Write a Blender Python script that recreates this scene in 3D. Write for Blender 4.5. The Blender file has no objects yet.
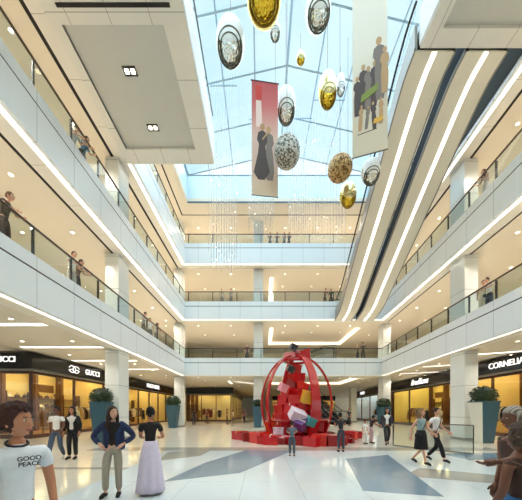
import bpy, bmesh, math, random
from mathutils import Vector, Matrix, Euler, Quaternion
random.seed(7)
PI = math.pi
scene = bpy.context.scene
COL = scene.collection
FL = 260.0      # focal length in pixels

# ------------------------------------------------------------ materials
def lin(h):
    if isinstance(h, str):
        h = h.lstrip('#'); c = [int(h[i:i+2], 16)/255 for i in (0, 2, 4)]
    else: c = h
    return tuple(((v/12.92) if v <= .04045 else ((v+.055)/1.055)**2.4) for v in c) + (1,)
MATS = {}
def mat(name, col, rough=.5, metal=0., emis=None, estr=0., var=.0, vscale=3., bump=0., bscale=20., spec=.5, alpha=1., coat=0., trans=0.):
    if name in MATS: return MATS[name]
    m = bpy.data.materials.new(name); m.use_nodes = True
    nt = m.node_tree; b = nt.nodes['Principled BSDF']
    c = lin(col)
    b.inputs['Base Color'].default_value = c
    b.inputs['Roughness'].default_value = rough; b.inputs['Metallic'].default_value = metal
    b.inputs['Specular IOR Level'].default_value = spec; b.inputs['Alpha'].default_value = alpha
    b.inputs['Coat Weight'].default_value = coat; b.inputs['Transmission Weight'].default_value = trans
    if emis: b.inputs['Emission Color'].default_value = lin(emis); b.inputs['Emission Strength'].default_value = estr
    tc = nt.nodes.new('ShaderNodeTexCoord')
    if var:
        n = nt.nodes.new('ShaderNodeTexNoise'); n.inputs['Scale'].default_value = vscale; n.inputs['Detail'].default_value = 4
        nt.links.new(tc.outputs['Object'], n.inputs['Vector'])
        r = nt.nodes.new('ShaderNodeMix'); r.data_type = 'RGBA'
        r.inputs['A'].default_value = tuple(max(0, v*(1-var)) for v in c[:3])+(1,)
        r.inputs['B'].default_value = tuple(min(1, v*(1+var)) for v in c[:3])+(1,)
        nt.links.new(n.outputs['Fac'], r.inputs['Factor']); nt.links.new(r.outputs['Result'], b.inputs['Base Color'])
    if bump:
        n = nt.nodes.new('ShaderNodeTexNoise'); n.inputs['Scale'].default_value = bscale; n.inputs['Detail'].default_value = 3
        nt.links.new(tc.outputs['Object'], n.inputs['Vector'])
        k = nt.nodes.new('ShaderNodeBump'); k.inputs['Strength'].default_value = bump; k.inputs['Distance'].default_value = .05
        nt.links.new(n.outputs['Fac'], k.inputs['Height']); nt.links.new(k.outputs['Normal'], b.inputs['Normal'])
    MATS[name] = m
    return m

def jointed(name, col, joint, sx=0, sy=0, sz=0, w=.012, rough=.35, ox=0, oy=0, oz=0, var=.04, spec=.5, coat=0):
    """panel material with real joints every sx/sy/sz metres (world-aligned object space)"""
    m = mat(name, col, rough, var=var, vscale=.6, spec=spec, coat=coat)
    nt = m.node_tree; b = nt.nodes['Principled BSDF']
    src = b.inputs['Base Color'].links[0].from_socket
    tc = nt.nodes.new('ShaderNodeTexCoord'); sp = nt.nodes.new('ShaderNodeSeparateXYZ')
    nt.links.new(tc.outputs['Object'], sp.inputs[0])
    last = None
    for ax, s, o in (('X', sx, ox), ('Y', sy, oy), ('Z', sz, oz)):
        if not s: continue
        a = nt.nodes.new('ShaderNodeMath'); a.operation = 'ADD'; a.inputs[1].default_value = o + 1000*s
        nt.links.new(sp.outputs[ax], a.inputs[0])
        d = nt.nodes.new('ShaderNodeMath'); d.operation = 'MODULO'; d.inputs[1].default_value = s
        nt.links.new(a.outputs[0], d.inputs[0])
        l = nt.nodes.new('ShaderNodeMath'); l.operation = 'LESS_THAN'; l.inputs[1].default_value = w
        nt.links.new(d.outputs[0], l.inputs[0])
        if last:
            x = nt.nodes.new('ShaderNodeMath'); x.operation = 'MAXIMUM'
            nt.links.new(last, x.inputs[0]); nt.links.new(l.outputs[0], x.inputs[1]); last = x.outputs[0]
        else: last = l.outputs[0]
    r = nt.nodes.new('ShaderNodeMix'); r.data_type = 'RGBA'
    nt.links.new(last, r.inputs['Factor']); nt.links.new(src, r.inputs['A']); r.inputs['B'].default_value = lin(joint)
    nt.links.new(r.outputs['Result'], b.inputs['Base Color'])
    return m

def glassmat(name, col='#ffffff', refl=.12, rough=.02):
    if name in MATS: return MATS[name]
    m = bpy.data.materials.new(name); m.use_nodes = True; nt = m.node_tree; nt.nodes.clear()
    o = nt.nodes.new('ShaderNodeOutputMaterial'); t = nt.nodes.new('ShaderNodeBsdfTransparent'); g = nt.nodes.new('ShaderNodeBsdfGlossy')
    t.inputs[0].default_value = lin(col); g.inputs['Roughness'].default_value = rough
    f = nt.nodes.new('ShaderNodeLayerWeight'); f.inputs['Blend'].default_value = .5
    pw = nt.nodes.new('ShaderNodeMath'); pw.operation = 'POWER'; pw.inputs[1].default_value = 4
    x = nt.nodes.new('ShaderNodeMixShader')
    mm = nt.nodes.new('ShaderNodeMath'); mm.operation = 'MULTIPLY_ADD'; mm.inputs[1].default_value = refl*2.5; mm.inputs[2].default_value = .03; mm.use_clamp = True
    nt.links.new(f.outputs['Facing'], pw.inputs[0]); nt.links.new(pw.outputs[0], mm.inputs[0]); nt.links.new(mm.outputs[0], x.inputs[0])
    nt.links.new(t.outputs[0], x.inputs[1]); nt.links.new(g.outputs[0], x.inputs[2]); nt.links.new(x.outputs[0], o.inputs[0])
    MATS[name] = m
    return m

def veil(name, col, a):
    """semi-see-through threads / frosted glass"""
    if name in MATS: return MATS[name]
    m = bpy.data.materials.new(name); m.use_nodes = True; nt = m.node_tree; nt.nodes.clear()
    o = nt.nodes.new('ShaderNodeOutputMaterial'); t = nt.nodes.new('ShaderNodeBsdfTransparent'); g = nt.nodes.new('ShaderNodeBsdfDiffuse')
    g.inputs[0].default_value = lin(col); x = nt.nodes.new('ShaderNodeMixShader'); x.inputs[0].default_value = a
    nt.links.new(t.outputs[0], x.inputs[1]); nt.links.new(g.outputs[0], x.inputs[2]); nt.links.new(x.outputs[0], o.inputs[0])
    MATS[name] = m
    return m

M_FASC = jointed('fascia_panel', '#eaf0f3', '#9aa6ad', sy=1.6, w=.016, rough=.3)
M_FASCX = jointed('fascia_panel_back', '#e2eef5', '#9db0bb', sx=1.9, w=.02, rough=.3)
M_BEAM = jointed('soffit_panel', '#e6e3da', '#a59f92', sy=1.75, w=.015, rough=.45)
M_BEAMX = jointed('soffit_panel_back', '#e6e3da', '#a59f92', sx=1.9, w=.02, rough=.45)
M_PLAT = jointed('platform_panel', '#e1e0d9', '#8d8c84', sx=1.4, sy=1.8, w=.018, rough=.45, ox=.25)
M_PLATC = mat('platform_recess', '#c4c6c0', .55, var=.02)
M_CEIL = mat('warm_ceiling', '#e6ddcc', .7, var=.03, vscale=.4)
M_CEIL1 = mat('ground_ceiling', '#dcd6c8', .7, var=.03, vscale=.4)
M_SLOT = mat('black_slot', '#17120e', .7)
M_DARK = mat('dark_metal', '#2c2a2b', .35, .4)
M_BRASS = mat('bronze_rail', '#584a40', .3, .6)
M_WALL = mat('warm_wall', '#e8dcc4', .7, var=.03, vscale=.5)
M_WHITE = mat('white_paint', '#f2f4f4', .5)
M_COL = jointed('column_stone', '#dfe3e0', '#8f9693', sz=1.7, w=.02, rough=.2, oz=.5, var=.05)
M_LED = mat('led_strip', '#ffffff', .5, emis='#fff8ea', estr=1.7)
M_LEDW = mat('led_warm', '#ffffff', .5, emis='#fff0d4', estr=1.8)
M_DL = mat('downlight_glow', '#ffffff', .5, emis='#fff0d0', estr=7)
M_GLASS = glassmat('balustrade_glass', '#eef4f4', .1)
M_SHOPG = glassmat('shop_glass', '#f2f4ee', .1)
M_SKYG = glassmat('skylight_glass', '#eef8fc', .08)
M_BAND = mat('sign_band_black', '#0c0b10', .15, spec=.6)
M_TRIM = mat('brown_trim', '#4b2e22', .35)
M_LET = mat('sign_letter_white', '#f3f2ee', .4, emis='#ffffff', estr=.9)
M_WELL = mat('well_blue_white', '#d8ecf6', .35, var=.02)
M_MUNT = mat('glazing_bar', '#9fb6c4', .4, .3)
M_MUNTD = mat('glazing_bar_dark', '#4a6070', .4, .3)
M_ESC = mat('escalator_soffit', '#e0dccc', .3, var=.02)
M_ESCS = mat('escalator_side', '#8a8780', .35, .3)
M_ESCD = mat('escalator_dark', '#1a222e', .7, .0, spec=.25)
M_STEP = mat('escalator_step', '#55585c', .4, .6)
M_RUB = mat('black_rubber', '#101012', .5)
M_RED = mat('glossy_red', '#b40e18', .18, coat=.6, var=.05)
M_REDD = mat('deep_red', '#8c0c14', .25, coat=.4)

# ------------------------------------------------------------ helpers
def tag(o, label=None, cat=None, group=None, kind=None):
    if label: o['label'] = label
    if cat: o['category'] = cat
    if group: o['group'] = group
    if kind: o['kind'] = kind
    return o
def empty(name, loc, label, cat, group=None, rz=0):
    o = bpy.data.objects.new(name, None); COL.objects.link(o); o.location = loc; o.rotation_euler = (0, 0, rz)
    o.empty_display_size = .1
    return tag(o, label, cat, group)
def link(name, me, parent=None, mats=()):
    o = bpy.data.objects.new(name, me); COL.objects.link(o)
    for m in mats: me.materials.append(m)
    if parent: o.parent = parent
    return o
class MB:
    def __init__(s): s.bm = bmesh.new(); s.mi = 0
    def face(s, vs):
        try:
            f = s.bm.faces.new(vs); f.material_index = s.mi; return f
        except ValueError: return None
    def box(s, x0, x1, y0, y1, z0, z1, mtx=None):
        ps = [Vector((x, y, z)) for x in (x0, x1) for y in (y0, y1) for z in (z0, z1)]
        if mtx: ps = [mtx @ p for p in ps]
        v = [s.bm.verts.new(p) for p in ps]
        for q in ((0, 1, 3, 2), (4, 6, 7, 5), (0, 4, 5, 1), (2, 3, 7, 6), (0, 2, 6, 4), (1, 5, 7, 3)): s.face([v[i] for i in q])
        return s
    def hexa(s, bot, top):
        """prism between two equal-length point loops"""
        a = [s.bm.verts.new(p) for p in bot]; b = [s.bm.verts.new(p) for p in top]; n = len(a)
        s.face(a[::-1]); s.face(b)
        for i in range(n): s.face([a[i], a[(i+1) % n], b[(i+1) % n], b[i]])
        return s
    def slab(s, pts, z0, z1):
        return s.hexa([(x, y, z0) for x, y in pts], [(x, y, z1) for x, y in pts])
    def tube(s, pts, rad, seg=8, cap=True, sx=1., closed=False):
        pts = [Vector(p) for p in pts]; n = len(pts)
        if not hasattr(rad, '__len__'): rad = [rad]*n
        rings = []; up = Vector((0, 0, 1)); prev = None
        for i, p in enumerate(pts):
            if closed: t = (pts[(i+1) % n]-pts[i-1]).normalized()
            else: t = (pts[min(i+1, n-1)]-pts[max(i-1, 0)]).normalized()
            if prev is None:
                a = t.cross(up if abs(t.z) < .95 else Vector((1, 0, 0))).normalized()
            else: a = (prev - t*prev.dot(t)).normalized()
            prev = a; b = t.cross(a)
            rings.append([s.bm.verts.new(p+(a*math.cos(2*PI*k/seg)*sx+b*math.sin(2*PI*k/seg))*rad[i]) for k in range(seg)])
        for i in range(n if closed else n-1):
            r0, r1 = rings[i], rings[(i+1) % n]
            for k in range(seg): s.face([r0[k], r0[(k+1) % seg], r1[(k+1) % seg], r1[k]])
        if cap and not closed: s.face(rings[0][::-1]); s.face(rings[-1])
        return s
    def lathe(s, prof, seg=24, c=(0, 0, 0), sx=1., sy=1.):
        rings = []
        for r, z in prof:
            if r < 1e-5: rings.append([s.bm.verts.new((c[0], c[1], c[2]+z))])
            else: rings.append([s.bm.verts.new((c[0]+r*sx*math.cos(2*PI*k/seg), c[1]+r*sy*math.sin(2*PI*k/seg), c[2]+z)) for k in range(seg)])
        for a, b in zip(rings, rings[1:]):
            for k in range(seg):
                k2 = (k+1) % seg
                if len(a) == 1 and len(b) == 1: continue
                if len(a) == 1: s.face([a[0], b[k2], b[k]])
                elif len(b) == 1: s.face([a[k], a[k2], b[0]])
                else: s.face([a[k], a[k2], b[k2], b[k]])
        return s
    def ell(s, c, r, seg=16, rings=10, mtx=None):
        n0 = len(s.bm.verts)
        prof = [(math.sin(PI*i/rings), -math.cos(PI*i/rings)) for i in range(rings+1)]
        prof[0] = (0, -1); prof[-1] = (0, 1)
        s.lathe(prof, seg)
        s.bm.verts.ensure_lookup_table()
        for v in list(s.bm.verts)[n0:]:
            p = Vector((v.co.x*r[0], v.co.y*r[1], v.co.z*r[2]))
            if mtx: p = mtx @ p
            v.co = p+Vector(c)
        return s
    def build(s, name, m, parent=None, smooth=False, fix=True):
        if fix: bmesh.ops.recalc_face_normals(s.bm, faces=s.bm.faces)
        me = bpy.data.meshes.new(name); s.bm.to_mesh(me); s.bm.free()
        ms = m if isinstance(m, (list, tuple)) else [m]
        o = link(name, me, parent, ms)
        if smooth:
            for p in me.polygons: p.use_smooth = True
        return o
def struct(o): o['kind'] = 'structure'; return o
def copy_tree(o, parent=None):
    c = o.copy(); COL.objects.link(c)
    if parent: c.parent = parent
    for ch in list(o.children): copy_tree(ch, c)
    return c

def text_mesh(txt, size, ext=.02, shear=0, bold=0.0, sp=1.):
    cu = bpy.data.curves.new('lettering', 'FONT'); cu.body = txt; cu.size = size; cu.extrude = ext; cu.shear = shear
    cu.offset = bold; cu.align_x = 'CENTER'; cu.align_y = 'CENTER'; cu.space_character = sp
    o = bpy.data.objects.new('t', cu); COL.objects.link(o)
    dg = bpy.context.evaluated_depsgraph_get(); me = bpy.data.meshes.new_from_object(o.evaluated_get(dg))
    bpy.data.objects.remove(o); bpy.data.curves.remove(cu)
    me.name = 'lettering'
    return me

# ------------------------------------------------------------ the atrium geometry
YB = 23.6; XL = -6.9; KR = .073; AR = 9.2; YN = -6.0; YE = 38.0
def xr(y, d=0): return AR+KR*y+d
def ring(name, prof, mats_side, mat_back, dn=None):
    """mitred profile (d,z) swept round left, back and right edge of the void; 3 structure meshes"""
    P = prof
    obs = []
    a = MB(); a.hexa([(XL-d, YN, z) for d, z in P], [(XL-d, YB+d, z) for d, z in P]); obs.append((a, mats_side, 'left'))
    b = MB(); b.hexa([(XL-d, YB+d, z) for d, z in P], [(xr(YB+d, d), YB+d, z) for d, z in P]); obs.append((b, mat_back, 'back'))
    c = MB(); c.hexa([(xr(YN, d), YN, z) for d, z in P], [(xr(YB+d, d), YB+d, z) for d, z in P]); obs.append((c, mats_side, 'right'))
    for m, ma, sd in obs:
        o = struct(m.build(name, ma)); o['label'] = None if False else '%s side' % sd
        del o['label']
CNT = {'trim': 0}
def tname():
    CNT['trim'] += 1
    return 'trim_%d' % CNT['trim']

LV = [  # floor, curb, dark line, bottom, rail
    (6.1, 6.32, 5.92, 4.75, 7.2),
    (11.2, 11.46, 11.05, 9.85, 12.35),
    (16.4, 16.75, 16.35, 14.95, 17.6)]
for i, (zf, zc, zl, zb, zr) in enumerate(LV):
    ring(tname(), [(0, zl), (.14, zl), (.14, zc), (0, zc)], M_FASC, M_FASCX)              # curb panel
    ring(tname(), [(.012, zl-.055), (.14, zl-.055), (.14, zl), (.012, zl)], M_DARK, M_DARK)   # shadow line
    ring(tname(), [(0, zb), (.14, zb), (.14, zl-.055), (0, zl-.055)], M_FASC, M_FASCX)      # lower panel
    ring(tname(), [(.14, zb+.03), (.34, zb+.03), (.34, zb+.1), (.14, zb+.1)], M_LED, M_LED)  # led strip in the soffit
    ring(tname(), [(.34, zb), (.85, zb), (.85, zf), (.34, zf)], M_BEAM, M_BEAMX)
    ring(tname(), [(.14, zb+.1), (.34, zb+.1), (.34, zf), (.14, zf)], M_BEAM, M_BEAMX)
    ring(tname(), [(.85, zb+(.09 if i else .2)), (1.05, zb+(.09 if i else .2)), (1.05, zf), (.85, zf)], M_SLOT if i else M_BEAM, M_SLOT if i else M_BEAMX)
    zc2 = zb+.08
    mc = M_CEIL1 if i == 0 else M_CEIL
    D = 1.05
    struct(MB().slab([(-12.9, YN), (XL-D, YN), (XL-D, YB+D), (XL-D, YE), (-12.9, YE)], zc2, zf).build('ceiling', mc))
    # back ceiling with a rectangular cove cut out on its right half
    yb0 = YB+D; cx0, cx1, cy0, cy1 = .9, 10.2, 26.4, 33.4
    xe = xr(YB+D, D)
    for k, (x0, x1, y0, y1) in enumerate(((XL-D, cx0, yb0, YE), (cx0, cx1, yb0, cy0), (cx0, cx1, cy1, YE))):
        struct(MB().box(x0, x1, y0, y1, zc2, zf).build('ceiling', mc))
    struct(MB().slab([(cx1, yb0), (xe, yb0), (xr(YE, D), YE), (cx1, YE)], zc2, zf).build('ceiling', mc))
    struct(MB().box(cx0, cx1, cy0, cy1, zc2+.3, zf).build('ceiling', mc))
    struct(MB().slab([(xr(YN, D), YN), (xr(YN, 7), YN), (xr(YE, 7), YE), (xr(YE, D), YE)], zc2, zf).build('ceiling', mc))
    if i < 3:
        e = empty('cove_light', (cx0, cy0, zc2), ['glowing rectangular cove light in the ground floor ceiling at the back',
            'glowing rectangular cove light in the second level ceiling behind the sculpture top', 'glowing rectangular cove light in the third level ceiling at the back'][i], 'ceiling light')
        W = cx1-cx0; H = cy1-cy0
        for (x0, x1, y0, y1) in ((0, .35, 0, H), (.35, W-.35, H-.35, H), (W-.35, W, 0, H)):
            MB().box(x0+.002, x1-.002, y0+.002, y1-.002, .12, .2).build('light_strip', M_LEDW, e)
# roof gallery ceiling with lip, slot and skylight well
ZR = 19.6; LIP = -.5; YW = 22.6
def well_r(y): return xr(y, -.7)
struct(MB().box(-12.9, XL-.45, YN, YE, ZR, ZR+.4).build('ceiling', M_CEIL))
struct(MB().box(XL-.33, XL+.5, YN, YB+.35, ZR, ZR+.4).build('ceiling', M_CEIL))
struct(MB().box(XL-.45, XL-.33, YN, YB+.47, ZR+.01, ZR+.4).build('ceiling', M_SLOT))
struct(MB().slab([(XL-.45, YB+.47), (xr(YB, .4), YB+.47), (xr(YE, .4), YE), (XL-.45, YE)], ZR, ZR+.4).build('ceiling', M_CEIL))
struct(MB().slab([(XL-.33, YB+.35), (xr(YB, .4), YB+.35), (xr(YB, .4), YB+.47), (XL-.33, YB+.47)], ZR+.01, ZR+.4).build('ceiling', M_SLOT))
struct(MB().slab([(XL+.5, YW), (well_r(YW), YW), (xr(YB, .3), YB+.35), (XL+.5, YB+.35)], ZR, ZR+.4).build('ceiling', M_CEIL))
struct(MB().slab([(well_r(YN), YN), (xr(YN, .35), YN), (xr(YB+.35, .35), YB+.35), (well_r(YW), YW)], ZR, ZR+.4).build('ceiling', M_CEIL))
struct(MB().slab([(xr(YN, .35), YN), (xr(YN, .47), YN), (xr(YB+.47, .47), YB+.47), (xr(YB+.47, .35), YB+.47)], ZR+.01, ZR+.4).build('ceiling', M_SLOT))
struct(MB().slab([(xr(YN, .47), YN), (xr(YN, 7), YN), (xr(YE, 7), YE), (xr(YE, .47), YE)], ZR, ZR+.4).build('ceiling', M_CEIL))
ZE = 22.0; ZT = 23.9; XRG = 1.7
struct(MB().box(XL+.3, XL+.5, YN, YW+.2, ZR+.4, ZE).build('wall_left', M_WELL))
struct(MB().box(XL+.3, well_r(YW)+.2, YW, YW+.2, ZR+.4, ZE).build('wall_back', M_WELL))
struct(MB().slab([(well_r(YN), YN), (well_r(YN)+.2, YN), (well_r(YW)+.2, YW+.2), (well_r(YW), YW+.2)], ZR+.4, ZE).build('wall_right', M_WELL))
# bright rim where the well meets the ceiling
struct(MB().box(XL+.5, well_r(YW), YW-.05, YW, ZR-.02, ZR+.1).build(tname(), M_MUNTD))
# ---- skylight : gable of glass, window_1
NX = [XL+.5, -4.5, -2.45, -.4, XRG, 3.7, 5.7, 7.7]
def zroof(x, y):
    if x <= XRG: return ZE+(ZT-ZE)*(x-(XL+.5))/(XRG-(XL+.5))
    r = well_r(y); return ZT-(ZT-ZE)*(x-XRG)/(r-XRG)
win = bpy.data.objects.new('window_1', None); COL.objects.link(win); struct(win)
ys = [YW-2.88*k for k in range(10)]
for k, y in enumerate(ys):
    r = well_r(y)
    MB().tube([(XL+.5, y, ZE), (XRG, y, ZT), (r, y, ZE)], .06, 4).build('rafter', M_MUNT, win)
for x in NX[1:]:
    MB().tube([(x, YW, zroof(x, YW)+.03), (x, ys[-1], zroof(x, ys[-1])+.03)], .045 if x != XRG else .07, 4).build('glazing_bar', M_MUNT, win)
MB().tube([(XL+.55, YW, ZE+.04), (XL+.55, ys[-1], ZE+.04)], .09, 4).build('glazing_bar', M_MUNT, win)
MB().tube([(well_r(YW)-.05, YW, ZE+.04), (well_r(ys[-1])-.05, ys[-1], ZE+.04)], .09, 4).build('glazing_bar', M_MUNTD, win)
for x in (-4.5, -2.45, -.4, XRG, 3.7, 5.7, 7.7):
    MB().tube([(x, YW+.08, ZE), (x, YW+.08, zroof(x, YW))], .04, 4).build('glazing_bar', M_MUNT, win)
MB().box(XL+.4, well_r(YW), YW+.0, YW+.12, ZE-.06, ZE+.06).build('sill_bar', M_MUNT, win)
g = MB(); yn = ys[-1]
g.hexa([(XL+.5, YW, ZE+.08), (XRG, YW, ZT+.08), (XRG, yn, ZT+.08), (XL+.5, yn, ZE+.08)], [(XL+.5, YW, ZE+.1), (XRG, YW, ZT+.1), (XRG, yn, ZT+.1), (XL+.5, yn, ZE+.1)])
g.hexa([(XRG, YW, ZT+.08), (well_r(YW), YW, ZE+.08), (well_r(yn), yn, ZE+.08), (XRG, yn, ZT+.08)], [(XRG, YW, ZT+.1), (well_r(YW), YW, ZE+.1), (well_r(yn), yn, ZE+.1), (XRG, yn, ZT+.1)])
g.build('glass', M_SKYG, win)
# ---- outer walls
H = 20.0
for (z0, z1) in ((4.83, H),):
    struct(MB().box(-13.1, -12.9, YN, YE, z0, z1).build('wall_left', M_WALL))
    struct(MB().slab([(xr(YN, 6.0), YN), (xr(YN, 6.2), YN), (xr(YE, 6.2), YE), (xr(YE, 6.0), YE)], z0, z1).build('wall_right', M_WALL))
    struct(MB().box(-13.1, xr(YE, 6.2), YE, YE+.2, z0, z1).build('wall_back', M_WALL))
struct(MB().box(-24, 24, YN-.2, YN, 0, 24).build('wall_front', M_WALL))
# ---- ground floor
M_FLOOR = jointed('floor_cream', '#ddd6c6', '#b5ab98', sx=1.2, sy=1.2, w=.012, rough=.12, var=.05, spec=.5)
M_FLW = jointed('floor_pale', '#d6dee0', '#aebabd', sx=1.2, sy=1.2, w=.012, rough=.08, var=.05, ox=.4, oy=.2)
M_FLB = mat('floor_slate', '#7f93a3', .1, var=.14, vscale=1.5)
M_FLG = mat('floor_taupe', '#a9a49a', .1, var=.1, vscale=1.5)
struct(MB().box(-30, 30, YN, 74, -.3, 0).build('floor', M_FLOOR))
def gp(px, py):
    y = 1.6*FL/(py-410.0); return ((px-261)*y/FL, y)
def inlay(pts, m, z):
    struct(MB().slab(pts, .0, z).build('floor', m))
inlay([(-3.65, YN), (6.6, YN), (6.6, 10.2), (-3.65, 10.2)], M_FLW, .004)
inlay([(-6.9, 10.2), (9.5, 10.2), (9.6, 11.1), (-6.9, 11.1)], M_FLG, .004)
inlay([(-8.6, 7.0), (-3.65, 7.0), (-3.65, 7.25), (-8.6, 7.25)], M_FLG, .004)
inlay([(6.6, 6.2), (12, 6.6), (12, 7.4), (6.6, 7.0)], M_FLG, .004)
inlay([(6.6, 8.3), (12, 8.8), (12, 10), (6.6, 9.5)], M_FLB, .004)
inlay([gp(346, 459), gp(388, 455), gp(444, 497), gp(363, 491)], M_FLB, .008)
inlay([gp(163, 482), gp(205, 463), gp(247, 450), gp(292, 451), gp(240, 473)], M_FLB, .008)
inlay([gp(158, 461), gp(168, 452), gp(214, 449), gp(200, 456)], M_FLG, .008)
inlay([gp(402, 476), gp(420, 468), gp(522, 478), gp(522, 486)], M_FLG, .007)
# ground ceiling beyond the upper floors
struct(MB().box(-30, -12.9, YN, 74, 4.83, 5.1).build('ceiling', M_CEIL1))
struct(MB().slab([(xr(YN, 6.0), YN), (30, YN), (30, 74), (xr(YE, 6.0), YE)], 4.83, 5.1).build('ceiling', M_CEIL1))
struct(MB().box(-12.9, 30, YE, 74, 4.83, 5.1).build('ceiling', M_CEIL1))
struct(MB().box(-30, 30, 73, 73.3, 0, 5).build('wall_back', M_WALL))

# ------------------------------------------------------------ platforms (bridges) overhead
def platform(x0, x1r, y1, zb, zt, label, left, w=.8):
    e = empty('overhead_bridge', ((x0+x1r)/2, y1, zb), label, 'bridge')
    ox, oy, oz = e.location
    y0 = YN
    def L(b): b.bm.transform(Matrix.Translation((-ox, -oy, -oz))); return b
    ix0 = x0+(.36 if left else w); ix1 = x1r-(w if left else .05)
    b = MB()
    b.box(x0, x1r, y1-w, y1, zb, zt)
    if left: b.box(ix1, x1r, y0, y1-w, zb, zt); b.box(x0, ix0, y0, y1-w, zb, zt)
    else: b.box(x0, ix0, y0, y1-w, zb, zt); b.box(ix1, x1r, y0, y1-w, zb, zt)
    if left: b.box(ix0, ix1, 7.9, 9.0, zb, zt-.1)
    L(b).build('soffit_frame', M_PLAT, e)
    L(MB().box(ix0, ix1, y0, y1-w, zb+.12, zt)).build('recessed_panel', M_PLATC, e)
    xx = x1r if left else x0
    L(MB().box(min(xx, xx+(.03 if left else -.03)), max(xx, xx+(.03 if left else -.03)), y0, y1, zb+.1, zt+.15)).build('side_fascia', M_WHITE, e)
    # glass guard along the void
    L(MB().box(xx-.06, xx-.04, y0, y1-.05, zt, zt+1.1) if left else MB().box(xx+.04, xx+.06, y0, y1-.05, zt, zt+1.1)).build('glass_guard', M_GLASS, e)
    L(MB().tube([(xx-(.05 if left else -.05), y0, zt+1.12), (xx-(.05 if left else -.05), y1-.05, zt+1.12)], .035, 6)).build('handrail', M_BRASS, e)
    return e
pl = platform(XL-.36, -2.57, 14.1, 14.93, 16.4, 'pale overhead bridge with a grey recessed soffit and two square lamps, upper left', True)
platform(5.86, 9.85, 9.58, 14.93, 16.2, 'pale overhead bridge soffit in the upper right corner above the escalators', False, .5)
# dark slot across the left platform + square twin lamps
b = MB().box(-6.75, -3.0, 8.50, 8.60, 14.91, 14.95); b.bm.transform(Matrix.Translation(-Vector(pl.location))); b.build('air_slot', M_SLOT, pl)
def square_lamp(x, y, z, label):
    e = empty('square_downlight', (x, y, z), label, 'ceiling light')
    fr_ = MB().box(-.26, .26, -.16, .16, -.015, .0).build('frame', M_DARK, e)
    for s in (-.12, .12): MB().box(s-.075, s+.075, -.075, .075, -.03, -.015).build('bulb', M_DL, fr_)
def up(px, py, z):
    y = (z-1.6)*FL/(410-py); return ((px-261)*y/FL, y)
for (px, py), lb in (((130, 71), 'nearer square twin lamp in the grey soffit of the left overhead bridge'), ((153, 127.5), 'farther square twin lamp in the grey soffit of the left overhead bridge')):
    x, y = up(px, py, 15.05); square_lamp(x, y, 15.05, lb)

struct(MB().slab([(xr(9.6, -.03), 9.6), (xr(9.6, -.005), 9.6), (xr(17.5, -.005), 17.5), (xr(17.5, -.03), 17.5)], 15.12, 16.7).build(tname(), mat('fascia_shade_grey', '#45443f', .8, spec=.2)))  # added dark sheet: shade on the right fascia put into its colour
# ------------------------------------------------------------ columns
def column(x, y, side, label, w=.72, dp=1.05, top=19.6):
    e = empty('column', (x, y, 0), label, 'column')
    segs = [(0, 4.75), (6.1, 9.85), (11.2, 14.95), (16.4, 19.6)]
    x0, x1 = (-w, 0) if side == 'L' else ((0, w) if side == 'R' else (-w/2, w/2))
    for n, (a, b_) in enumerate(segs):
        if b_ > top: break
        m = MB().box(x0, x1, 0, dp, a+(.12 if n == 0 else 0), b_)
        o = m.build('shaft', M_COL, e)
        if n == 0: MB().box(x0-.02, x1+.02, -.02, dp+.02, 0, .12).build('plinth', M_ESCS, e)
    return e
column(-7.95+.45, 13.7, 'L', 'grey stone column on the left side, the one nearest the viewer')
column(-7.5, 24.6, 'L', 'grey stone column at the far left corner of the atrium')
column(xr(13.8)+.6, 13.8, 'R', 'grey stone column on the right side behind the two-tone planter')
column(xr(24.7)+.6, 24.7, 'R', 'grey stone column at the far right corner of the atrium')
column(-.25, 24.7, 'C', 'grey stone column in the middle of the back gallery', w=.9, dp=.9)
column(xr(35)+.4, 35, 'R', 'thin-looking far column beyond the right corner, ground floor shop row', top=5)

# ------------------------------------------------------------ balustrades
def balustrade(kind, i):
    zf, zc, zl, zb, zr = LV[i]
    where = {'L': 'left', 'B': 'back', 'R': 'right'}[kind]
    nm = ['second', 'third', 'fourth'][i]
    if kind == 'L': f = lambda t, d=.07: Vector((XL-d, t, 0)); t0, t1 = (2.0, YB+.07)
    elif kind == 'B': f = lambda t, d=.07: Vector((t, YB+d, 0)); t0, t1 = (XL-.07, xr(YB)+.07)
    else: f = lambda t, d=.07: Vector((xr(t, d), t, 0)); t0, t1 = (2.0, YB+.07)
    e = empty('glass_balustrade', f((t0+t1)/2)+Vector((0, 0, zc)), 'glass balustrade with dark handrail along the %s side of the %s level' % (where, nm), 'balustrade', 'glass balustrades round the void')
    e['group'] = 'glass balustrades round the void'
    o = -Vector(e.location)
    def fin(b): b.bm.transform(Matrix.Translation(o)); return b
    a, c = f(t0), f(t1)
    fin(MB().tube([a+Vector((0, 0, zr)), c+Vector((0, 0, zr))], .04, 8)).build('handrail', M_BRASS if kind != 'B' else M_DARK, e)
    dz = (c-a).normalized(); n = Vector((-dz.y, dz.x, 0))*.008
    fin(MB().hexa([a-n+Vector((0, 0, zc)), c-n+Vector((0, 0, zc)), c+n+Vector((0, 0, zc)), a+n+Vector((0, 0, zc))],
                  [a-n+Vector((0, 0, zr-.06)), c-n+Vector((0, 0, zr-.06)), c+n+Vector((0, 0, zr-.06)), a+n+Vector((0, 0, zr-.06))])).build('glass', M_GLASS, e)
    st = 1.6 if kind != 'B' else 2.2
    k = 0
    t = math.ceil(t0/st)*st
    while t < t1-.3:
        p = f(t, .12)
        fin(MB().box(p.x-.03, p.x+.03, p.y-.03, p.y+.03, zc-.0, zr-.03)).build('post', M_DARK, e)
        t += st
for i in range(3):
    for k in 'LBR': balustrade(k, i)

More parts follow.
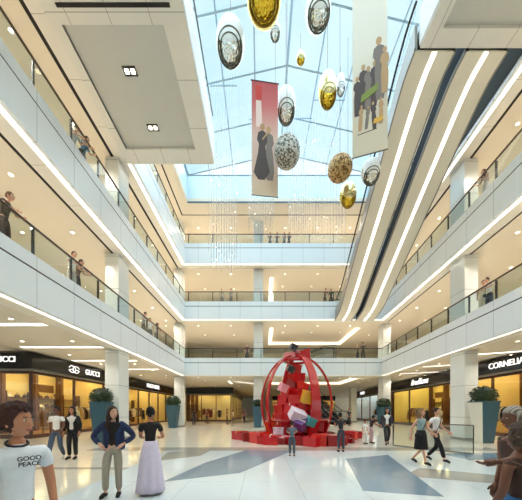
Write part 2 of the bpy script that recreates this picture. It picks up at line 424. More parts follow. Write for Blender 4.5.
# ------------------------------------------------------------ downlights
proto = None
def downlight(x, y, z, label, group, power=0):
    global proto
    if proto is None:
        proto = bpy.data.objects.new('downlight', None); COL.objects.link(proto); proto.empty_display_size = .05
        proto['category'] = 'ceiling light'
        MB().lathe([(.06, -.002), (.09, -.015), (.095, -.002), (.06, -.001)], 14).build('rim', M_WHITE, proto)
        MB().lathe([(0, -.012), (.06, -.012), (.06, -.001), (0, -.001)], 14).build('bulb', M_DL, proto)
        o = proto
    else: o = copy_tree(proto)
    o.location = (x, y, z); o['label'] = label; o['group'] = group
    if power:
        l = bpy.data.lights.new('spot', 'SPOT'); l.energy = power; l.spot_size = 2.5; l.spot_blend = .6; l.shadow_soft_size = .07; l.color = (1, .91, .79)
        s = bpy.data.objects.new('downlight_beam', l); COL.objects.link(s); s.location = (x, y, z-.05)
NML = ['ground floor', 'second level', 'third level', 'top level']
ZC = [4.83, 9.93, 15.03, 19.6]
PW = [155, 230, 230, 230]
for lv in range(4):
    z = ZC[lv]
    for n, y in enumerate([3.2+3.0*k for k in range(8)]):
        if 13.2 < y < 15 or y > YB: pass
        for d, p in ((1.95, 1), (4.3, 0)):
            for sd in 'LR':
                x = XL-d if sd == 'L' else xr(y, d)
                downlight(x, y, z, 'round recessed downlight in the %s ceiling on the %s side' % (NML[lv], 'left' if sd == 'L' else 'right'), '%s downlights, %s side' % (NML[lv], 'left' if sd == 'L' else 'right'), PW[lv]*1.25 if p else 0)
    for y in (25.7, 28.9, 35.0):
        for x in (-9.4, -6.2, -3.0, 2.4, 5.6, 8.8, 12.0):
            if lv < 3 and .7 < x < 10.4 and 26 < y < 33.6 and False: continue
            zz = z
            if lv < 3 and .9 < x < 10.2 and 26.4 < y < 33.4: zz = z+.3
            downlight(x, y, zz, 'round recessed downlight in the %s ceiling of the back gallery' % NML[lv], '%s downlights, back gallery' % NML[lv], PW[lv] if y < 30 else 0)
# transverse troughs in the ground floor ceiling
TR = []
for y in (9.8, 13.35, 17.0, 20.6):
    TR.append((-12.3, -8.15, y)); 
for k, (x0, x1, y) in enumerate(TR):
    e = empty('linear_light', ((x0+x1)/2, y, 4.83), 'long glowing linear ceiling light over the left arcade, %s' % ['first from the viewer', 'in front of the nearest column', 'just behind the nearest column', 'farthest of the row'][k], 'ceiling light')
    MB().box(-(x1-x0)/2, (x1-x0)/2, -.14, .14, -.015, 0).build('diffuser', M_LED, e)
    MB().box(-(x1-x0)/2-.03, (x1-x0)/2+.03, -.17, .17, -.008, 0).build('frame', M_WHITE, e)
for k, y in enumerate((10.6, 14.8, 18.8, 22.6)):
    x0, x1 = xr(y, 1.4), xr(y, 4.3)
    e = empty('linear_light', ((x0+x1)/2, y, 4.83), 'long glowing linear ceiling light over the right arcade, %s' % ['first from the viewer', 'beside the two-tone planter column', 'second from the corner', 'farthest of the row'][k], 'ceiling light', rz=-.42)
    MB().box(-(x1-x0)/2, (x1-x0)/2, -.12, .12, -.015, 0).build('diffuser', M_LED, e)
    MB().box(-(x1-x0)/2-.03, (x1-x0)/2+.03, -.15, .15, -.008, 0).build('frame', M_WHITE, e)
for k, (x, y, rz, L_) in enumerate(((-3.6, 30.5, PI/2, 3), (-1.6, 31, .9, 4), (4.9, 27.2, -1.0, 4.5))):
    e = empty('linear_light', (x, y, 4.83), ['glowing linear ceiling light pointing down the back hall, over the rear shop', 'slanted glowing linear ceiling light left of the sculpture', 'slanted glowing linear ceiling light right of the sculpture'][k], 'ceiling light', rz=rz)
    z = 0 if not (.9 < x < 10.2 and 26.4 < y < 33.4) else .3
    MB().box(-L_/2, L_/2, -.12, .12, -.02+z, z).build('diffuser', M_LED, e)
    MB().box(-L_/2-.03, L_/2+.03, -.15, .15, -.008+z, z).build('frame', M_WHITE, e)
for lv, (zf, zc, zl, zb, zr) in list(enumerate(LV[:2]))[1:]:
    e = empty('wall_light', (1.15, 29.6, zf), 'tall vertical glowing wall strip behind the %s level back gallery' % ['second', 'third'][lv], 'light', )
    MB().box(-.22, .22, 0, .3, 0, 3.75).build('diffuser', M_LEDW, e); MB().box(-.26, .26, .3, .36, 0, 3.8).build('back_plate', M_WHITE, e)

# ------------------------------------------------------------ escalators
def escalator(name_lbl, X0, prof, width, depth=1.25, skew=0., upx=None, soffit=M_ESC, led=True, sidem=M_ESCS, group=None, dirv=None):
    """prof: (t, z underside) ; X0(t) gives left edge ; runs along +Y unless dirv given"""
    e = empty('escalator', (X0(prof[-1][0]), prof[-1][0], prof[-1][1]), name_lbl, 'escalator', group)
    o = -Vector(e.location)
    def fin(b): b.bm.transform(Matrix.Translation(o)); return b
    def P(t, z, w): return Vector((X0(t)+w, t, z))
    n = len(prof)
    def band(w0, w1, a, b_):
        m = MB()
        vs = [[m.bm.verts.new(P(t, z+q, w)) for (w, q) in ((w0, a), (w1, a), (w1, b_), (w0, b_))] for t, z in prof]
        for i in range(n-1):
            for k in range(4): m.face([vs[i][k], vs[i][(k+1) % 4], vs[i+1][(k+1) % 4], vs[i+1][k]])
        m.face(vs[0][::-1]); m.face(vs[-1])
        return fin(m)
    band(.06, width-.06, 0, .06).build('soffit', soffit, e)
    sp1 = band(0.04, .14, .02, depth).build('side_panel', sidem, e)
    sp2 = band(width-.14, width-.04, .02, depth).build('side_panel', M_ESCD if led else sidem, e)
    band(0.0, .06, -.02, .12).build('edge_trim', M_ESCS, sp1)
    band(width-.06, width, -.02, .12).build('edge_trim', M_ESCS, sp2)
    if led:
        band(width*.5-.09, width*.5+.09, -.02, .0).build('light_strip', M_LED, e)
    # steps
    m = MB(); t0, t1 = prof[0][0], prof[-1][0]; N = int(abs(t1-t0)/.4)
    def zu(t):
        for (a, za), (b_, zb_) in zip(prof, prof[1:]):
            if min(a, b_)-1e-6 <= t <= max(a, b_)+1e-6: return za+(zb_-za)*(t-a)/(b_-a)
        return prof[-1][1]
    for k in range(N):
        t = t0+(t1-t0)*(k+.5)/N; h = abs(t1-t0)/N/2
        x = X0(t); m.box(x+.2, x+width-.2, t-h, t+h, zu(t)+.5, zu(t)+depth-.12)
    fin(m).build('steps', M_STEP, e)
    for w_ in (.095, width-.095):
        m = MB(); vs = [[m.bm.verts.new(P(t, z+q, w_)) for q in (depth, depth+.87)] for t, z in prof]
        for i in range(n-1): m.face([vs[i][0], vs[i][1], vs[i+1][1], vs[i+1][0]])
        fin(m).build('glass', M_GLASS, e)
    fin(MB().tube([P(t, z+depth+.9, .1) for t, z in prof], .045, 8)).build('handrail', M_RUB, e)
    fin(MB().tube([P(t, z+depth+.9, width-.1) for t, z in prof], .045, 8)).build('handrail', M_RUB, e)
    return e
def curve(pts, n=3):
    """round the corners of the escalator profile"""
    out = [pts[0]]
    for a, b_, c in zip(pts, pts[1:], pts[2:]):
        a, b_, c = Vector(a), Vector(b_), Vector(c)
        p = b_+(a-b_).normalized()*min(.9, (a-b_).length*.45); q = b_+(c-b_).normalized()*min(.9, (c-b_).length*.45)
        for k in range(n+1):
            u = k/n; out.append(tuple((p*(1-u)+b_*u)*(1-u)+(b_*(1-u)+q*u)*u))
    out.append(pts[-1]); return out
PR = curve([(9.62, 14.86), (10.6, 14.86), (21.4, 9.8), (23.5, 9.68)])
# keep tops under the bridge soffit: they dock against its end
EX = lambda t: 5.62+.072*(t-9.2)
escalator('long escalator rising to the right overhead bridge, nearer the open void', EX, PR, 1.56, depth=.95, group='pair of long escalators')
escalator('long escalator rising to the right overhead bridge, nearer the right gallery', lambda t: EX(t)+1.9, PR, 1.6, depth=.95, sidem=M_ESCD, group='pair of long escalators')
# smaller ones in the back galleries (side-on: rotate)
def back_escalator(x, y, z, rz, rise, run, label, w=1.2, dark=M_ESCD):
    pr = curve([(0, 0), (1.0, .0), (1.0+run, rise), (2.0+run, rise)])
    e = escalator(label, lambda t: 0, pr, w, depth=.55, soffit=M_ESC, led=False, sidem=dark)
    # re-base at origin
    base = Vector(e.location)
    for ch in e.children: ch.location = Vector(ch.location)+base
    e.location = (x, y, z); e.rotation_euler = (0, 0, rz)
    return e
back_escalator(6.6, 25.4, .02, .42, 4.3, 7.0, 'dark escalator climbing from the ground floor behind the red sculpture, the nearer', 1.1)
back_escalator(8.2, 26.6, .02, .42, 4.3, 7.0, 'dark escalator climbing from the ground floor behind the red sculpture, the farther', 1.1)
back_escalator(-3.4, 31.0, 6.12, PI/2, .3, 6.0, 'low dark escalator landing behind the second level balustrade, left of the middle column', 1.4, M_RUB)
back_escalator(2.8, 30.0, 6.12, -PI/2, 1.2, 3.6, 'short escalator behind the second level balustrade, right of the red sculpture', 1.2, M_ESCS)
back_escalator(3.2, 30.0, 11.22, -PI/2, 1.2, 3.8, 'short escalator behind the third level balustrade', 1.2, M_ESCS)

# ------------------------------------------------------------ shops
M_GOLD = mat('shop_gold_wall', '#ecd984', .6, var=.12, vscale=.8)
M_AMB = mat('shop_amber_wall', '#e8cd8a', .6, var=.12, vscale=.8)
M_COOL = mat('shop_cool_wall', '#dbe6ea', .6, var=.05)
M_CRM = mat('shop_cream_wall', '#ecd9a2', .6, var=.08)
M_SHF = mat('shop_floor', '#a8763a', .3, var=.1)
M_SHELF = mat('shop_shelf', '#6d4520', .5)
M_PANEL = mat('shop_light_panel', '#ffffff', .5, emis='#ffeab4', estr=16)
M_PANELC = mat('shop_light_cool', '#ffffff', .5, emis='#eaf4ff', estr=14)
GAR = [mat('cloth_%d' % i, c, .8, var=.15, vscale=8) for i, c in enumerate(['#2a1d18', '#5a2f1c', '#efe6d2', '#8c5a2a', '#1d2430', '#b48a4c', '#c9c2b4', '#7a1f1c'])]
M_SKINM = mat('mannequin_skin', '#e6dccb', .4)

def shopfront(label, frame, L_, wallm, bays, sign=None, panel=M_PANEL, depth=4.5, plinth=True, ztop=4.72, zglass=3.78, cat='shopfront', poster=None, text_at=None, tsize=.5, shear=0, gg=None, text2=None, corner=False, fsign=None):
    """frame: matrix; local x runs along front 0..L, local y goes INTO the shop, z up"""
    e = bpy.data.objects.new('shopfront', None); COL.objects.link(e); e.matrix_world = frame; e.empty_display_size = .1
    tag(e, label, cat)
    sb = MB().box(0, L_, -.32, .1, 3.85, ztop).build('sign_band', M_BAND, e)
    MB().box(0, L_, -.36, .1, zglass, 3.85).build('band_trim', M_ESCS, e)
    MB().box(0, L_, -.02, .1, 0, .22).build('plinth', M_TRIM, e)
    MB().box(0, L_, -.01, .09, zglass-.14, zglass).build('top_rail', M_TRIM, e)
    xs = [L_*k/bays for k in range(bays+1)]
    for k, x in enumerate(xs): MB().box(max(0, x-.05), min(L_, x+.05), -.03, .1, .22, zglass-.14).build('mullion', M_TRIM, e)
    for a, b_ in zip(xs, xs[1:]): MB().box(a+.06, b_-.06, .02, .035, .23, zglass-.15).build('glass_pane', M_SHOPG, e)
    b = MB(); b.box(0, L_, depth, depth+.1, 0, 4.8); (None if corner else b.box(-.0, .1, .12, depth, 0, 4.8)); b.box(L_-.1, L_, .12, depth, 0, 4.8)
    b.build('interior_wall', wallm, e)
    MB().box(.1, L_-.1, .12, depth, .0, .06).build('interior_floor', M_SHF, e)
    MB().box(.1, L_-.1, .12, depth, 4.55, 4.8).build('interior_ceiling', M_CRM, e)
    n = max(2, int(L_/2.4))
    for k in range(n):
        cx = L_*(k+.5)/n
        MB().box(cx-.8, cx+.8, .9, 1.3, 4.5, 4.55).build('light_panel', panel, e)
        MB().box(cx-.8, cx+.8, depth-1.6, depth-1.2, 4.5, 4.55).build('light_panel', panel, e)
    # shelving along the back wall
    for k in range(n):
        cx = L_*(k+.5)/n
        m = MB()
        for z in (.5, 1.15, 1.8, 2.45): m.box(cx-.95, cx+.95, depth-.4, depth-.01, z, z+.05)
        m.box(cx-1.0, cx-.95, depth-.42, depth-.01, .06, 2.9); m.box(cx+.95, cx+1.0, depth-.42, depth-.01, .06, 2.9)
        m.build('wall_shelf', M_SHELF, e)
        MB().box(cx-.9, cx+.9, depth-.04, depth-.01, 3.0, 3.6).build('display_panel', M_CRM if k % 2 else M_SHELF, e)
        MB().box(L_*k/n-.12 if k else .1, L_*k/n+.12, depth-.5, depth-.0, .06, 4.5).build('pilaster', M_SHELF, e)
    if sign:
        for (txt, xx, zz, sz, sh, bold) in sign:
            me = text_mesh(txt, sz, .02, sh, bold)
            o = link('sign_lettering', me, sb, [M_LET]); o.location = (xx, -.345, zz); o.rotation_euler = (PI/2, 0, 0)
    if gg:
        xx, zz, r = gg
        m = MB()
        for s in (-1, 1):
            cx = xx+s*r*.6
            a0 = .35 if s > 0 else PI-.35
            pts = [(cx+r*math.cos(a0+(1 if s > 0 else -1)*t*(2*PI-.7)/20*1.0), -.345, zz+r*.72*math.sin(a0+(1 if s > 0 else -1)*t*(2*PI-.7)/20)) for t in range(21)]
            m.tube(pts, .026, 6)
            m.tube([pts[-1], (cx+s*r*.25, -.345, zz-.02)], .026, 6)
            m.tube([(cx+s*r*.25, -.345, zz-.02), (cx-s*r*.2, -.345, zz-.02)], .022, 6)
        m.build('emblem', M_LET, sb)
    if corner and L_ > 15: MB().box(5.0, 5.1, .12, depth, 0, 4.5).build('partition', wallm, e)
    if corner:
        for y in (1.2, depth*.55): MB().box(.25, .65, y-.7, y+.7, 4.5, 4.55).build('light_panel', panel, e)
    if corner:   # the window turns the corner: second face along local -x
        fb = MB().box(-.32, .0, -.32, depth, 3.85, ztop).build('sign_band', M_BAND, e)
        MB().box(-.36, .0, -.36, depth, zglass, 3.85).build('band_trim', M_ESCS, e)
        MB().box(-.02, .1, .1, depth, 0, .22).build('plinth', M_TRIM, e)
        nb_ = max(2, round(depth/2.3))
        for k in range(nb_+1):
            y = .05+(depth-.1)*k/nb_
            MB().box(-.03, .09, y-.05, y+.05, .22, zglass-.14).build('mullion', M_TRIM, e)
            if k < nb_: MB().box(.02, .035, y+.06, y+(depth-.1)/nb_-.06, .23, zglass-.15).build('glass_pane', M_SHOPG, e)
        MB().box(-.01, .09, 0, depth, zglass-.14, zglass).build('top_rail', M_TRIM, e)
        for (txt, yy, zz, sz, sh, bold) in (fsign or []):
            me = text_mesh(txt, sz, .02, sh, bold)
            o = link('sign_lettering', me, fb, [M_LET]); o.location = (-.345, yy, zz); o.rotation_euler = (PI/2, 0, -PI/2)
    return e
def fr(x, y, ang): return Matrix.Translation((x, y, 0)) @ Matrix.Rotation(ang, 4, 'Z')
# left row: front runs along +Y at X=-12.8, local x -> +Y, local y -> -X  => rotation +90
SL = -12.8
shopfront('black-banded corner shopfront on the left with ring emblem and white GUCCI lettering', fr(SL, 14.5, PI/2), 10.0, M_AMB, 3, corner=True, fsign=[('GUCCI', 1.25, 4.36, .44, 0, .004)],
          sign=[('GUCCI', 4.75, 4.3, .52, 0, .004)], gg=(2.85, 4.3, .3))
struct(MB().box(-30, -17.4, 14.4, 14.6, 0, 4.83).build('wall_left', M_WALL))
shopfront('shopfront with HUGO BOSS sign between the two left columns', fr(SL, 24.6, PI/2), 10.4, M_AMB, 4,
          sign=[('HUGO BOSS', 5.5, 4.3, .62, 0, .008)])
shopfront('far shopfront at the end of the left arcade with unlit black band', fr(SL, 35.1, PI/2), 12, M_CRM, 4)
# rear shop block
def bars(n): return [('I'*3+'OI'+'I'*2+'NO', 1.9, 4.3, .42, 0, .01)]
shopfront('rear corner shop left of the sculpture, black band over crowded windows', fr(-4.2, 36.6, PI/2), 20, M_CRM, 7, depth=6.3, corner=True)
# right row : local x -> -Y direction so that local y -> +X
def frr(y): 
    ang = -PI/2-math.atan(KR)
    return Matrix.Translation((.073*y+13.5, y, 0)) @ Matrix.Rotation(ang, 4, 'Z')
shopfront('black-banded shopfront at the far right with white CORNELIANI lettering', frr(19.4), 11.5, M_AMB, 4,
          sign=[('CORNELIANI', 4.5, 4.3, .5, 0, .0)])
shopfront('shopfront with white slanted script sign behind the walking couple', frr(31.0), 11.5, M_GOLD, 3,
          sign=[('Bradlions', 6.4, 4.28, .8, .45, .0)])
shopfront('far right shopfront with small sign and cool white interior', frr(47.0), 15.8, M_COOL, 4, panel=M_PANELC,
          sign=[('LAVICO', 5.5, 4.28, .6, 0, .01)])
shopfront('farthest shopfront at the end of the back hall behind the escalators', fr(2.5, 58.0, 0), 14, M_AMB, 4)
struct(MB().box(-10.9, -10.6, 36.5, 60, 0, 4.83).build('wall_left', M_WALL))

# mannequins and garments
def mannequin_proto():
    e = bpy.data.objects.new('mannequin', None); COL.objects.link(e); e['category'] = 'mannequin'
    MB().lathe([(0, 0), (.2, 0), (.2, .02), (.02, .03), (.015, .8), (0, .8)], 14).build('stand', M_DARK, e)
    MB().lathe([(0, .75), (.15, .76), (.17, .9), (.12, 1.1), (.17, 1.32), (.19, 1.42), (.08, 1.5), (.05, 1.52), (.045, 1.6), (0, 1.6)], 16, sy=.7).build('torso', M_SKINM, e, True)
    MB().ell((0, 0, 1.69), (.08, .1, .12)).build('head', M_SKINM, e, True)
    MB().lathe([(.26, .5), (.24, .8), (.15, 1.1), (.2, 1.32), (.215, 1.44), (.07, 1.53)], 16, sy=.75).build('coat', GAR[0], e, True)
    m = MB()
    for s in (-1, 1): m.tube([(s*.2, 0, 1.42), (s*.27, .02, 1.15), (s*.25, -.08, .88)], [.06, .05, .04], 8)
    m.build('sleeves', GAR[0], e, True)
    return e
mp = mannequin_proto(); first = [True]
def mannequin(x, y, z, rz, label, g):
    if first[0]: o = mp; first[0] = False
    else: o = copy_tree(mp)
    o.location = (x, y, z); o.rotation_euler = (0, 0, rz); o['label'] = label
    for ch in o.children:
        if ch.name.startswith(('coat', 'sleeves')) and g:
            ch.data = ch.data.copy(); ch.data.materials.clear(); ch.data.materials.append(GAR[g])
mannequin(-13.7, 16.35, .06, PI/2, 'mannequin in a brown suit coat in the window under the GUCCI lettering', 3)
mannequin(-13.6, 19.2, .06, PI/2, 'mannequin in pale coat deeper along the window under the GUCCI lettering', 2)
mannequin(-14.6, 15.1, .06, 0, 'dark dressed mannequin behind the far-left yellow window', 0)
mannequin(-13.6, 27.0, .06, PI/2, 'mannequin in russet coat in the window under the HUGO BOSS sign', 1)
mannequin(-8.9, 37.5, .06, 0, 'mannequin in tan coat in the rear shop window', 5)
mannequin(-7.3, 37.5, .06, 0, 'mannequin in red coat in the rear shop window', 7)
mannequin(-6.0, 37.5, .06, 0, 'mannequin in dark blue coat in the rear shop window', 4)
mannequin(xr(21.6, 5.3), 21.6, .06, -PI/2, 'mannequin in a long dark coat in the window behind the walking couple', 0)
mannequin(xr(25.5, 5.2), 25.5, .06, -PI/2, 'mannequin in dark blue coat beneath the slanted script sign', 4)
mannequin(xr(36.5, 5.3), 36.5, .06, -PI/2, 'mannequin in dark blue coat in the cool white far right shop', 4)
for q, (y, g, w_) in enumerate(((11.8, 1, 'brown coat, nearest window bay'), (15.2, 5, 'tan coat, middle window bay'), (18.3, 3, 'brown jacket, far window bay'))):
    mannequin(xr(y, 5.2), y, .06, -PI/2, 'mannequin in %s of the shop under the CORNELIANI lettering' % w_, g)
for q, (y, g, w_) in enumerate(((23.4, 2, 'cream coat between the dark dressed ones'), (29.0, 0, 'black coat at the far end'))):
    mannequin(xr(y, 5.2), y, .06, -PI/2, 'mannequin in %s, shop under the slanted script sign' % w_, g)
for q, (y, g, w_) in enumerate(((30.0, 4, 'navy coat, third window'), (32.6, 2, 'cream coat, fourth window'))):
    mannequin(-13.6, y, .06, PI/2, 'mannequin in %s under the HUGO BOSS sign' % w_, g)
gm = []
for i in range(8):
    m = MB(); w = .26
    m.hexa([(-.03, -w, 0), (.03, -w, 0), (.03, w, 0), (-.03, w, 0)], [(-.03, -w*.85, .8), (.03, -w*.85, .8), (.03, w*.85, .8), (-.03, w*.85, .8)])
    m.hexa([(-.03, -w*.85, .8), (.03, -w*.85, .8), (.03, w*.85, .8), (-.03, w*.85, .8)], [(-.015, -.05, .95), (.015, -.05, .95), (.015, .05, .95), (-.015, .05, .95)])
    m.tube([(0, -w*.75, .8), (0, -w*1.15, .45), (0, -w*1.1, .15)], [.045, .04, .035], 6)
    m.tube([(0, w*.75, .8), (0, w*1.15, .45), (0, w*1.1, .15)], [.045, .04, .035], 6)
    me = bpy.data.meshes.new('garment'); m.bm.to_mesh(me); m.bm.free(); me.materials.append(GAR[i]); gm.append(me)
def rack(x, y, rz, n, label, glabel, grp, z=.06):
    e = empty('clothes_rack', (x, y, z), label, 'clothes rack', rz=rz)
    L_ = n*.13+.2
    MB().tube([(-L_/2, 0, 0), (-L_/2, 0, 1.75), (L_/2, 0, 1.75), (L_/2, 0, 0)], .02, 6).build('frame', M_DARK, e)
    MB().box(-L_/2-.02, -L_/2+.02, -.25, .25, 0, .03).build('foot', M_DARK, e); MB().box(L_/2-.02, L_/2+.02, -.25, .25, 0, .03).build('foot', M_DARK, e)
    R_ = Matrix.Rotation(rz, 3, 'Z')
    for k in range(n):
        o = bpy.data.objects.new('garment', random.choice(gm)); COL.objects.link(o)
        o.location = Vector((x, y, z+.79))+R_ @ Vector((-L_/2+.15+k*.13, 0, 0)); o.rotation_euler = (0, 0, rz+random.uniform(-.15, .15))
        tag(o, glabel, 'garment', grp)
for (x, y, rz, n, w) in ((-14.3, 21.3, PI/2, 14, 'shop under the GUCCI lettering'), (-14.0, 29.5, PI/2, 16, 'shop under the HUGO BOSS sign'), (-14.0, 33, PI/2, 12, 'far bay under the HUGO BOSS sign'),
                         (-8.2, 40.6, 0, 14, 'rear shop left of the sculpture'), (xr(13.6, 5.6), 13.6, PI/2, 16, 'nearer bay under the CORNELIANI lettering'), (xr(16.9, 5.6), 16.9, PI/2, 14, 'farther bay under the CORNELIANI lettering'),
                         (xr(29, 5.9), 29, PI/2, 12, 'shop under the slanted script sign'), (xr(40, 5.9), 40, PI/2, 14, 'cool white far right shop')):
    rack(x, y, rz, n, 'clothes rack full of garments in the %s' % w, 'garment hanging on the rack in the %s' % w, 'garments on the rack in the %s' % w)
# shelf boxes / handbags
M_BAG = [mat('bag_%d' % i, c, .4, var=.1) for i, c in enumerate(['#5a3212', '#1a1210', '#c9a15a', '#f0e7cf'])]
def bag(x, y, z, rz, m, w, label, grp):
    e = empty('handbag', (x, y, z), label, 'handbag', grp, rz)
    MB().hexa([(-w, -.08, 0), (w, -.08, 0), (w, .08, 0), (-w, .08, 0)], [(-w*.8, -.05, w*1.2), (w*.8, -.05, w*1.2), (w*.8, .05, w*1.2), (-w*.8, .05, w*1.2)]).build('pouch', m, e)
    MB().tube([(-w*.5, 0, w*1.15), (-w*.4, 0, w*1.8), (w*.4, 0, w*1.8), (w*.5, 0, w*1.15)], .015, 6).build('handle', m, e)
for k in range(3):
    for z in (.55, 1.2, 1.85, 2.5):
        for q in range(3):
            bag(-12.8-4.2-.1, 14.5+10*(k+.5)/4-.6+q*.6, z, PI/2, M_BAG[(k+q+int(z)) % 4], .16, 'handbag on the wall shelves of the shop under the GUCCI lettering', 'handbags on the shelves under the GUCCI lettering')

# ------------------------------------------------------------ planters
M_LEAF = mat('dark_leaf', '#22371c', .55, var=.35, vscale=6)
M_TEAL = mat('planter_teal', '#2f5566', .35, var=.06)
M_PCREAM = mat('planter_cream', '#dcdccf', .3)
def planter(x, y, hgt, w, label, two=False, seed=1, bush=.62):
    e = empty('planter', (x, y, 0), label, 'planter')
    b = w*.62
    m = MB()
    m.hexa([(-b/2, -b/2, 0), (b/2, -b/2, 0), (b/2, b/2, 0), (-b/2, b/2, 0)], [(-w/2, -w/2, hgt), (w/2, -w/2, hgt), (w/2, w/2, hgt), (-w/2, w/2, hgt)])
    o = m.build('pot', [M_TEAL, M_PCREAM], e)
    if two:
        for p in o.data.polygons:
            if p.normal.x < -.5: p.material_index = 1
    m = MB(); m.slab([(-w/2-.02, -w/2-.02), (w/2+.02, -w/2-.02), (w/2+.02, w/2+.02), (-w/2-.02, w/2+.02)], hgt-.03, hgt+.03); m.build('rim', M_TEAL, o)
    rnd = random.Random(seed); m = MB(); m.mi = 0
    R_ = w*bush
    m.ell((0, 0, hgt+R_*.55), (R_*.88, R_*.88, R_*.75), 14, 8)
    for k in range(520):
        u = rnd.uniform(-.6, 1); a = rnd.uniform(0, 2*PI); r = math.sqrt(1-u*u)
        d = Vector((r*math.cos(a), r*math.sin(a), u)); c = Vector((0, 0, hgt+R_*.55))+Vector((d.x*R_, d.y*R_, d.z*R_*.85))*rnd.uniform(.88, 1.08)
        s = R_*.13*rnd.uniform(.7, 1.3); t = Vector((rnd.uniform(-1, 1), rnd.uniform(-1, 1), rnd.uniform(-1, 1))).normalized(); q = d.cross(t).normalized()
        t = (t+d*.5).normalized()
        vs = [m.bm.verts.new(c-t*s), m.bm.verts.new(c+q*s*.5), m.bm.verts.new(c+t*s), m.bm.verts.new(c-q*s*.5)]
        m.face(vs)
    m.build('foliage', M_LEAF, e)
planter(-7.9, 12.9, 1.98, .76, 'teal tapered planter with clipped bush before the left column', seed=1, bush=.66)
planter(-7.9, 23.4, 2.0, 1.0, 'teal planter with round bush at the far left corner column', seed=2)
planter(xr(12.7, .75), 12.7, 2.0, .86, 'tall two-tone cream and blue planter with bush before the right column', True, 3, .62)
planter(xr(23.6, .2), 23.6, 1.85, .95, 'grey-blue planter with round bush at the far right corner column', seed=4)
planter(-.3, 23.9, 1.9, .95, 'teal planter with bush left of the sculpture before the middle column', seed=5, bush=.5)

# ------------------------------------------------------------ red sculpture
SX, SY = 2.02, 14.9; SS = 1.2
sc = empty('red_sculpture', (SX, SY, 0), 'large glossy red egg-shaped arch sculpture on a round base in the atrium centre', 'sculpture')
MB().lathe([(0, 0), (2.35, 0), (2.35, .1), (2.2, .17), (1.9, .2), (1.8, .28), (0, .3)], 48).build('base', M_RED, sc, False)
def egg_pt(a, t, R_=1.62, H_=3.62, z0=.26):
    p0 = .30*PI; ph = p0+(PI*.985-p0)*t
    zz = z0+H_*(math.cos(p0)-math.cos(ph))/(math.cos(p0)+1)
    rr = R_*math.sin(ph)
    return Vector((rr*math.cos(a), rr*math.sin(a), zz))
def rib(a, w, th=.05):
    m = MB(); n = 22; rings = []
    tang = Vector((-math.sin(a), math.cos(a), 0)); 
    for k in range(n+1):
        t = k/n; p = egg_pt(a, t*.985); rad = Vector((math.cos(a), math.sin(a), 0))
        nrm = (rad*math.cos(t*PI/2)+Vector((0, 0, 1))*math.sin(t*PI/2))
        ww = w*(1-.45*t)
        rings.append([m.bm.verts.new(p+tang*s*ww/2+nrm*q*th) for s, q in ((-1, 0), (1, 0), (1, 1), (-1, 1))])
    for i in range(n):
        for k in range(4): m.face([rings[i][k], rings[i][(k+1) % 4], rings[i+1][(k+1) % 4], rings[i+1][k]])
    m.face(rings[0]); m.face(rings[-1]); return m
for a, w in ((PI*1.0+.12, .34), (-PI/2+.38, .5), (-.05, .22), (PI/2+.3, .34), (-PI*.82, .2)): rib(a, w, .09).build('arch_rib', M_RED, sc)
MB().tube([egg_pt(k*2*PI/40, .14)*1.0 for k in range(40)], .05, 6, closed=True).build('ring', M_REDD, sc)
MB().tube([(Vector((.55*math.cos(k*PI/12), .55*math.sin(k*PI/12), 3.66))) for k in range(24)], .07, 8, closed=True).build('crown_ring', M_RED, sc)
# bow on top
for s in (-1, 1):
    m = MB()
    m.hexa([(s*.04, -.16, 3.86), (s*.62, -.36, 3.72), (s*.62, .36, 3.72), (s*.04, .16, 3.86)], [(s*.04, -.16, 4.06), (s*.58, -.34, 4.12+.1*s), (s*.58, .34, 4.12+.1*s), (s*.04, .16, 4.06)])
    m.build('bow_loop', M_RED if s > 0 else mat('bow_pink', '#e08a90', .3, coat=.4), sc)
MB().ell((.06, 0, 3.98), (.24, .24, .22), 12, 8).build('bow_knot', M_REDD, sc, True)
sc.scale = (SS, SS, SS)
# pile of gifts: each a thing
PC = [mat('gift_%d' % i, c, .25, coat=.3, var=.06) for i, c in enumerate(['#c8141c', '#d0281a', '#9c0f16', '#d8481c', '#c8141c', '#b5121a', '#e0b23a', '#e7dff0', '#6a4b8c', '#4bbac0', '#e89aa8', '#23242c'])]
CN = ['red', 'scarlet', 'dark red', 'orange-red', 'red', 'crimson', 'gold', 'white', 'purple', 'turquoise', 'pink', 'black']
M_RIB = [mat('ribbon_white', '#f0e6d8', .4), mat('ribbon_gold', '#d8a838', .3, .5), mat('ribbon_red', '#b01018', .3)]
def gift(p, s, rot, ci, label, grp=None):
    p = (SX+(p[0]-SX)*SS, SY+(p[1]-SY)*SS, p[2]*SS); s = [q*SS for q in s]
    e = empty('gift_box', p, label, 'gift box', grp); e.rotation_euler = rot
    a, b_, c = s
    MB().box(-a/2, a/2, -b_/2, b_/2, 0, c*.8).build('box', PC[ci], e)
    ld = MB().box(-a/2-.015, a/2+.015, -b_/2-.015, b_/2+.015, c*.8, c).build('lid', PC[ci], e)
    r = M_RIB[2] if ci in (7, 10) else M_RIB[ci % 2]
    if rnd.random() < .3: m = MB(); m.box(-.025, .025, -b_/2-.02, b_/2+.02, c*.78, c+.008); m.build('ribbon', r, ld)
rnd = random.Random(11)
levels = [(.30, 1.0, 11), (.68, .86, 10), (1.06, .72, 9), (1.46, .62, 8), (1.86, .5, 6), (2.28, .34, 4), (2.7, .2, 3), (3.12, .05, 1)]
idx = 0
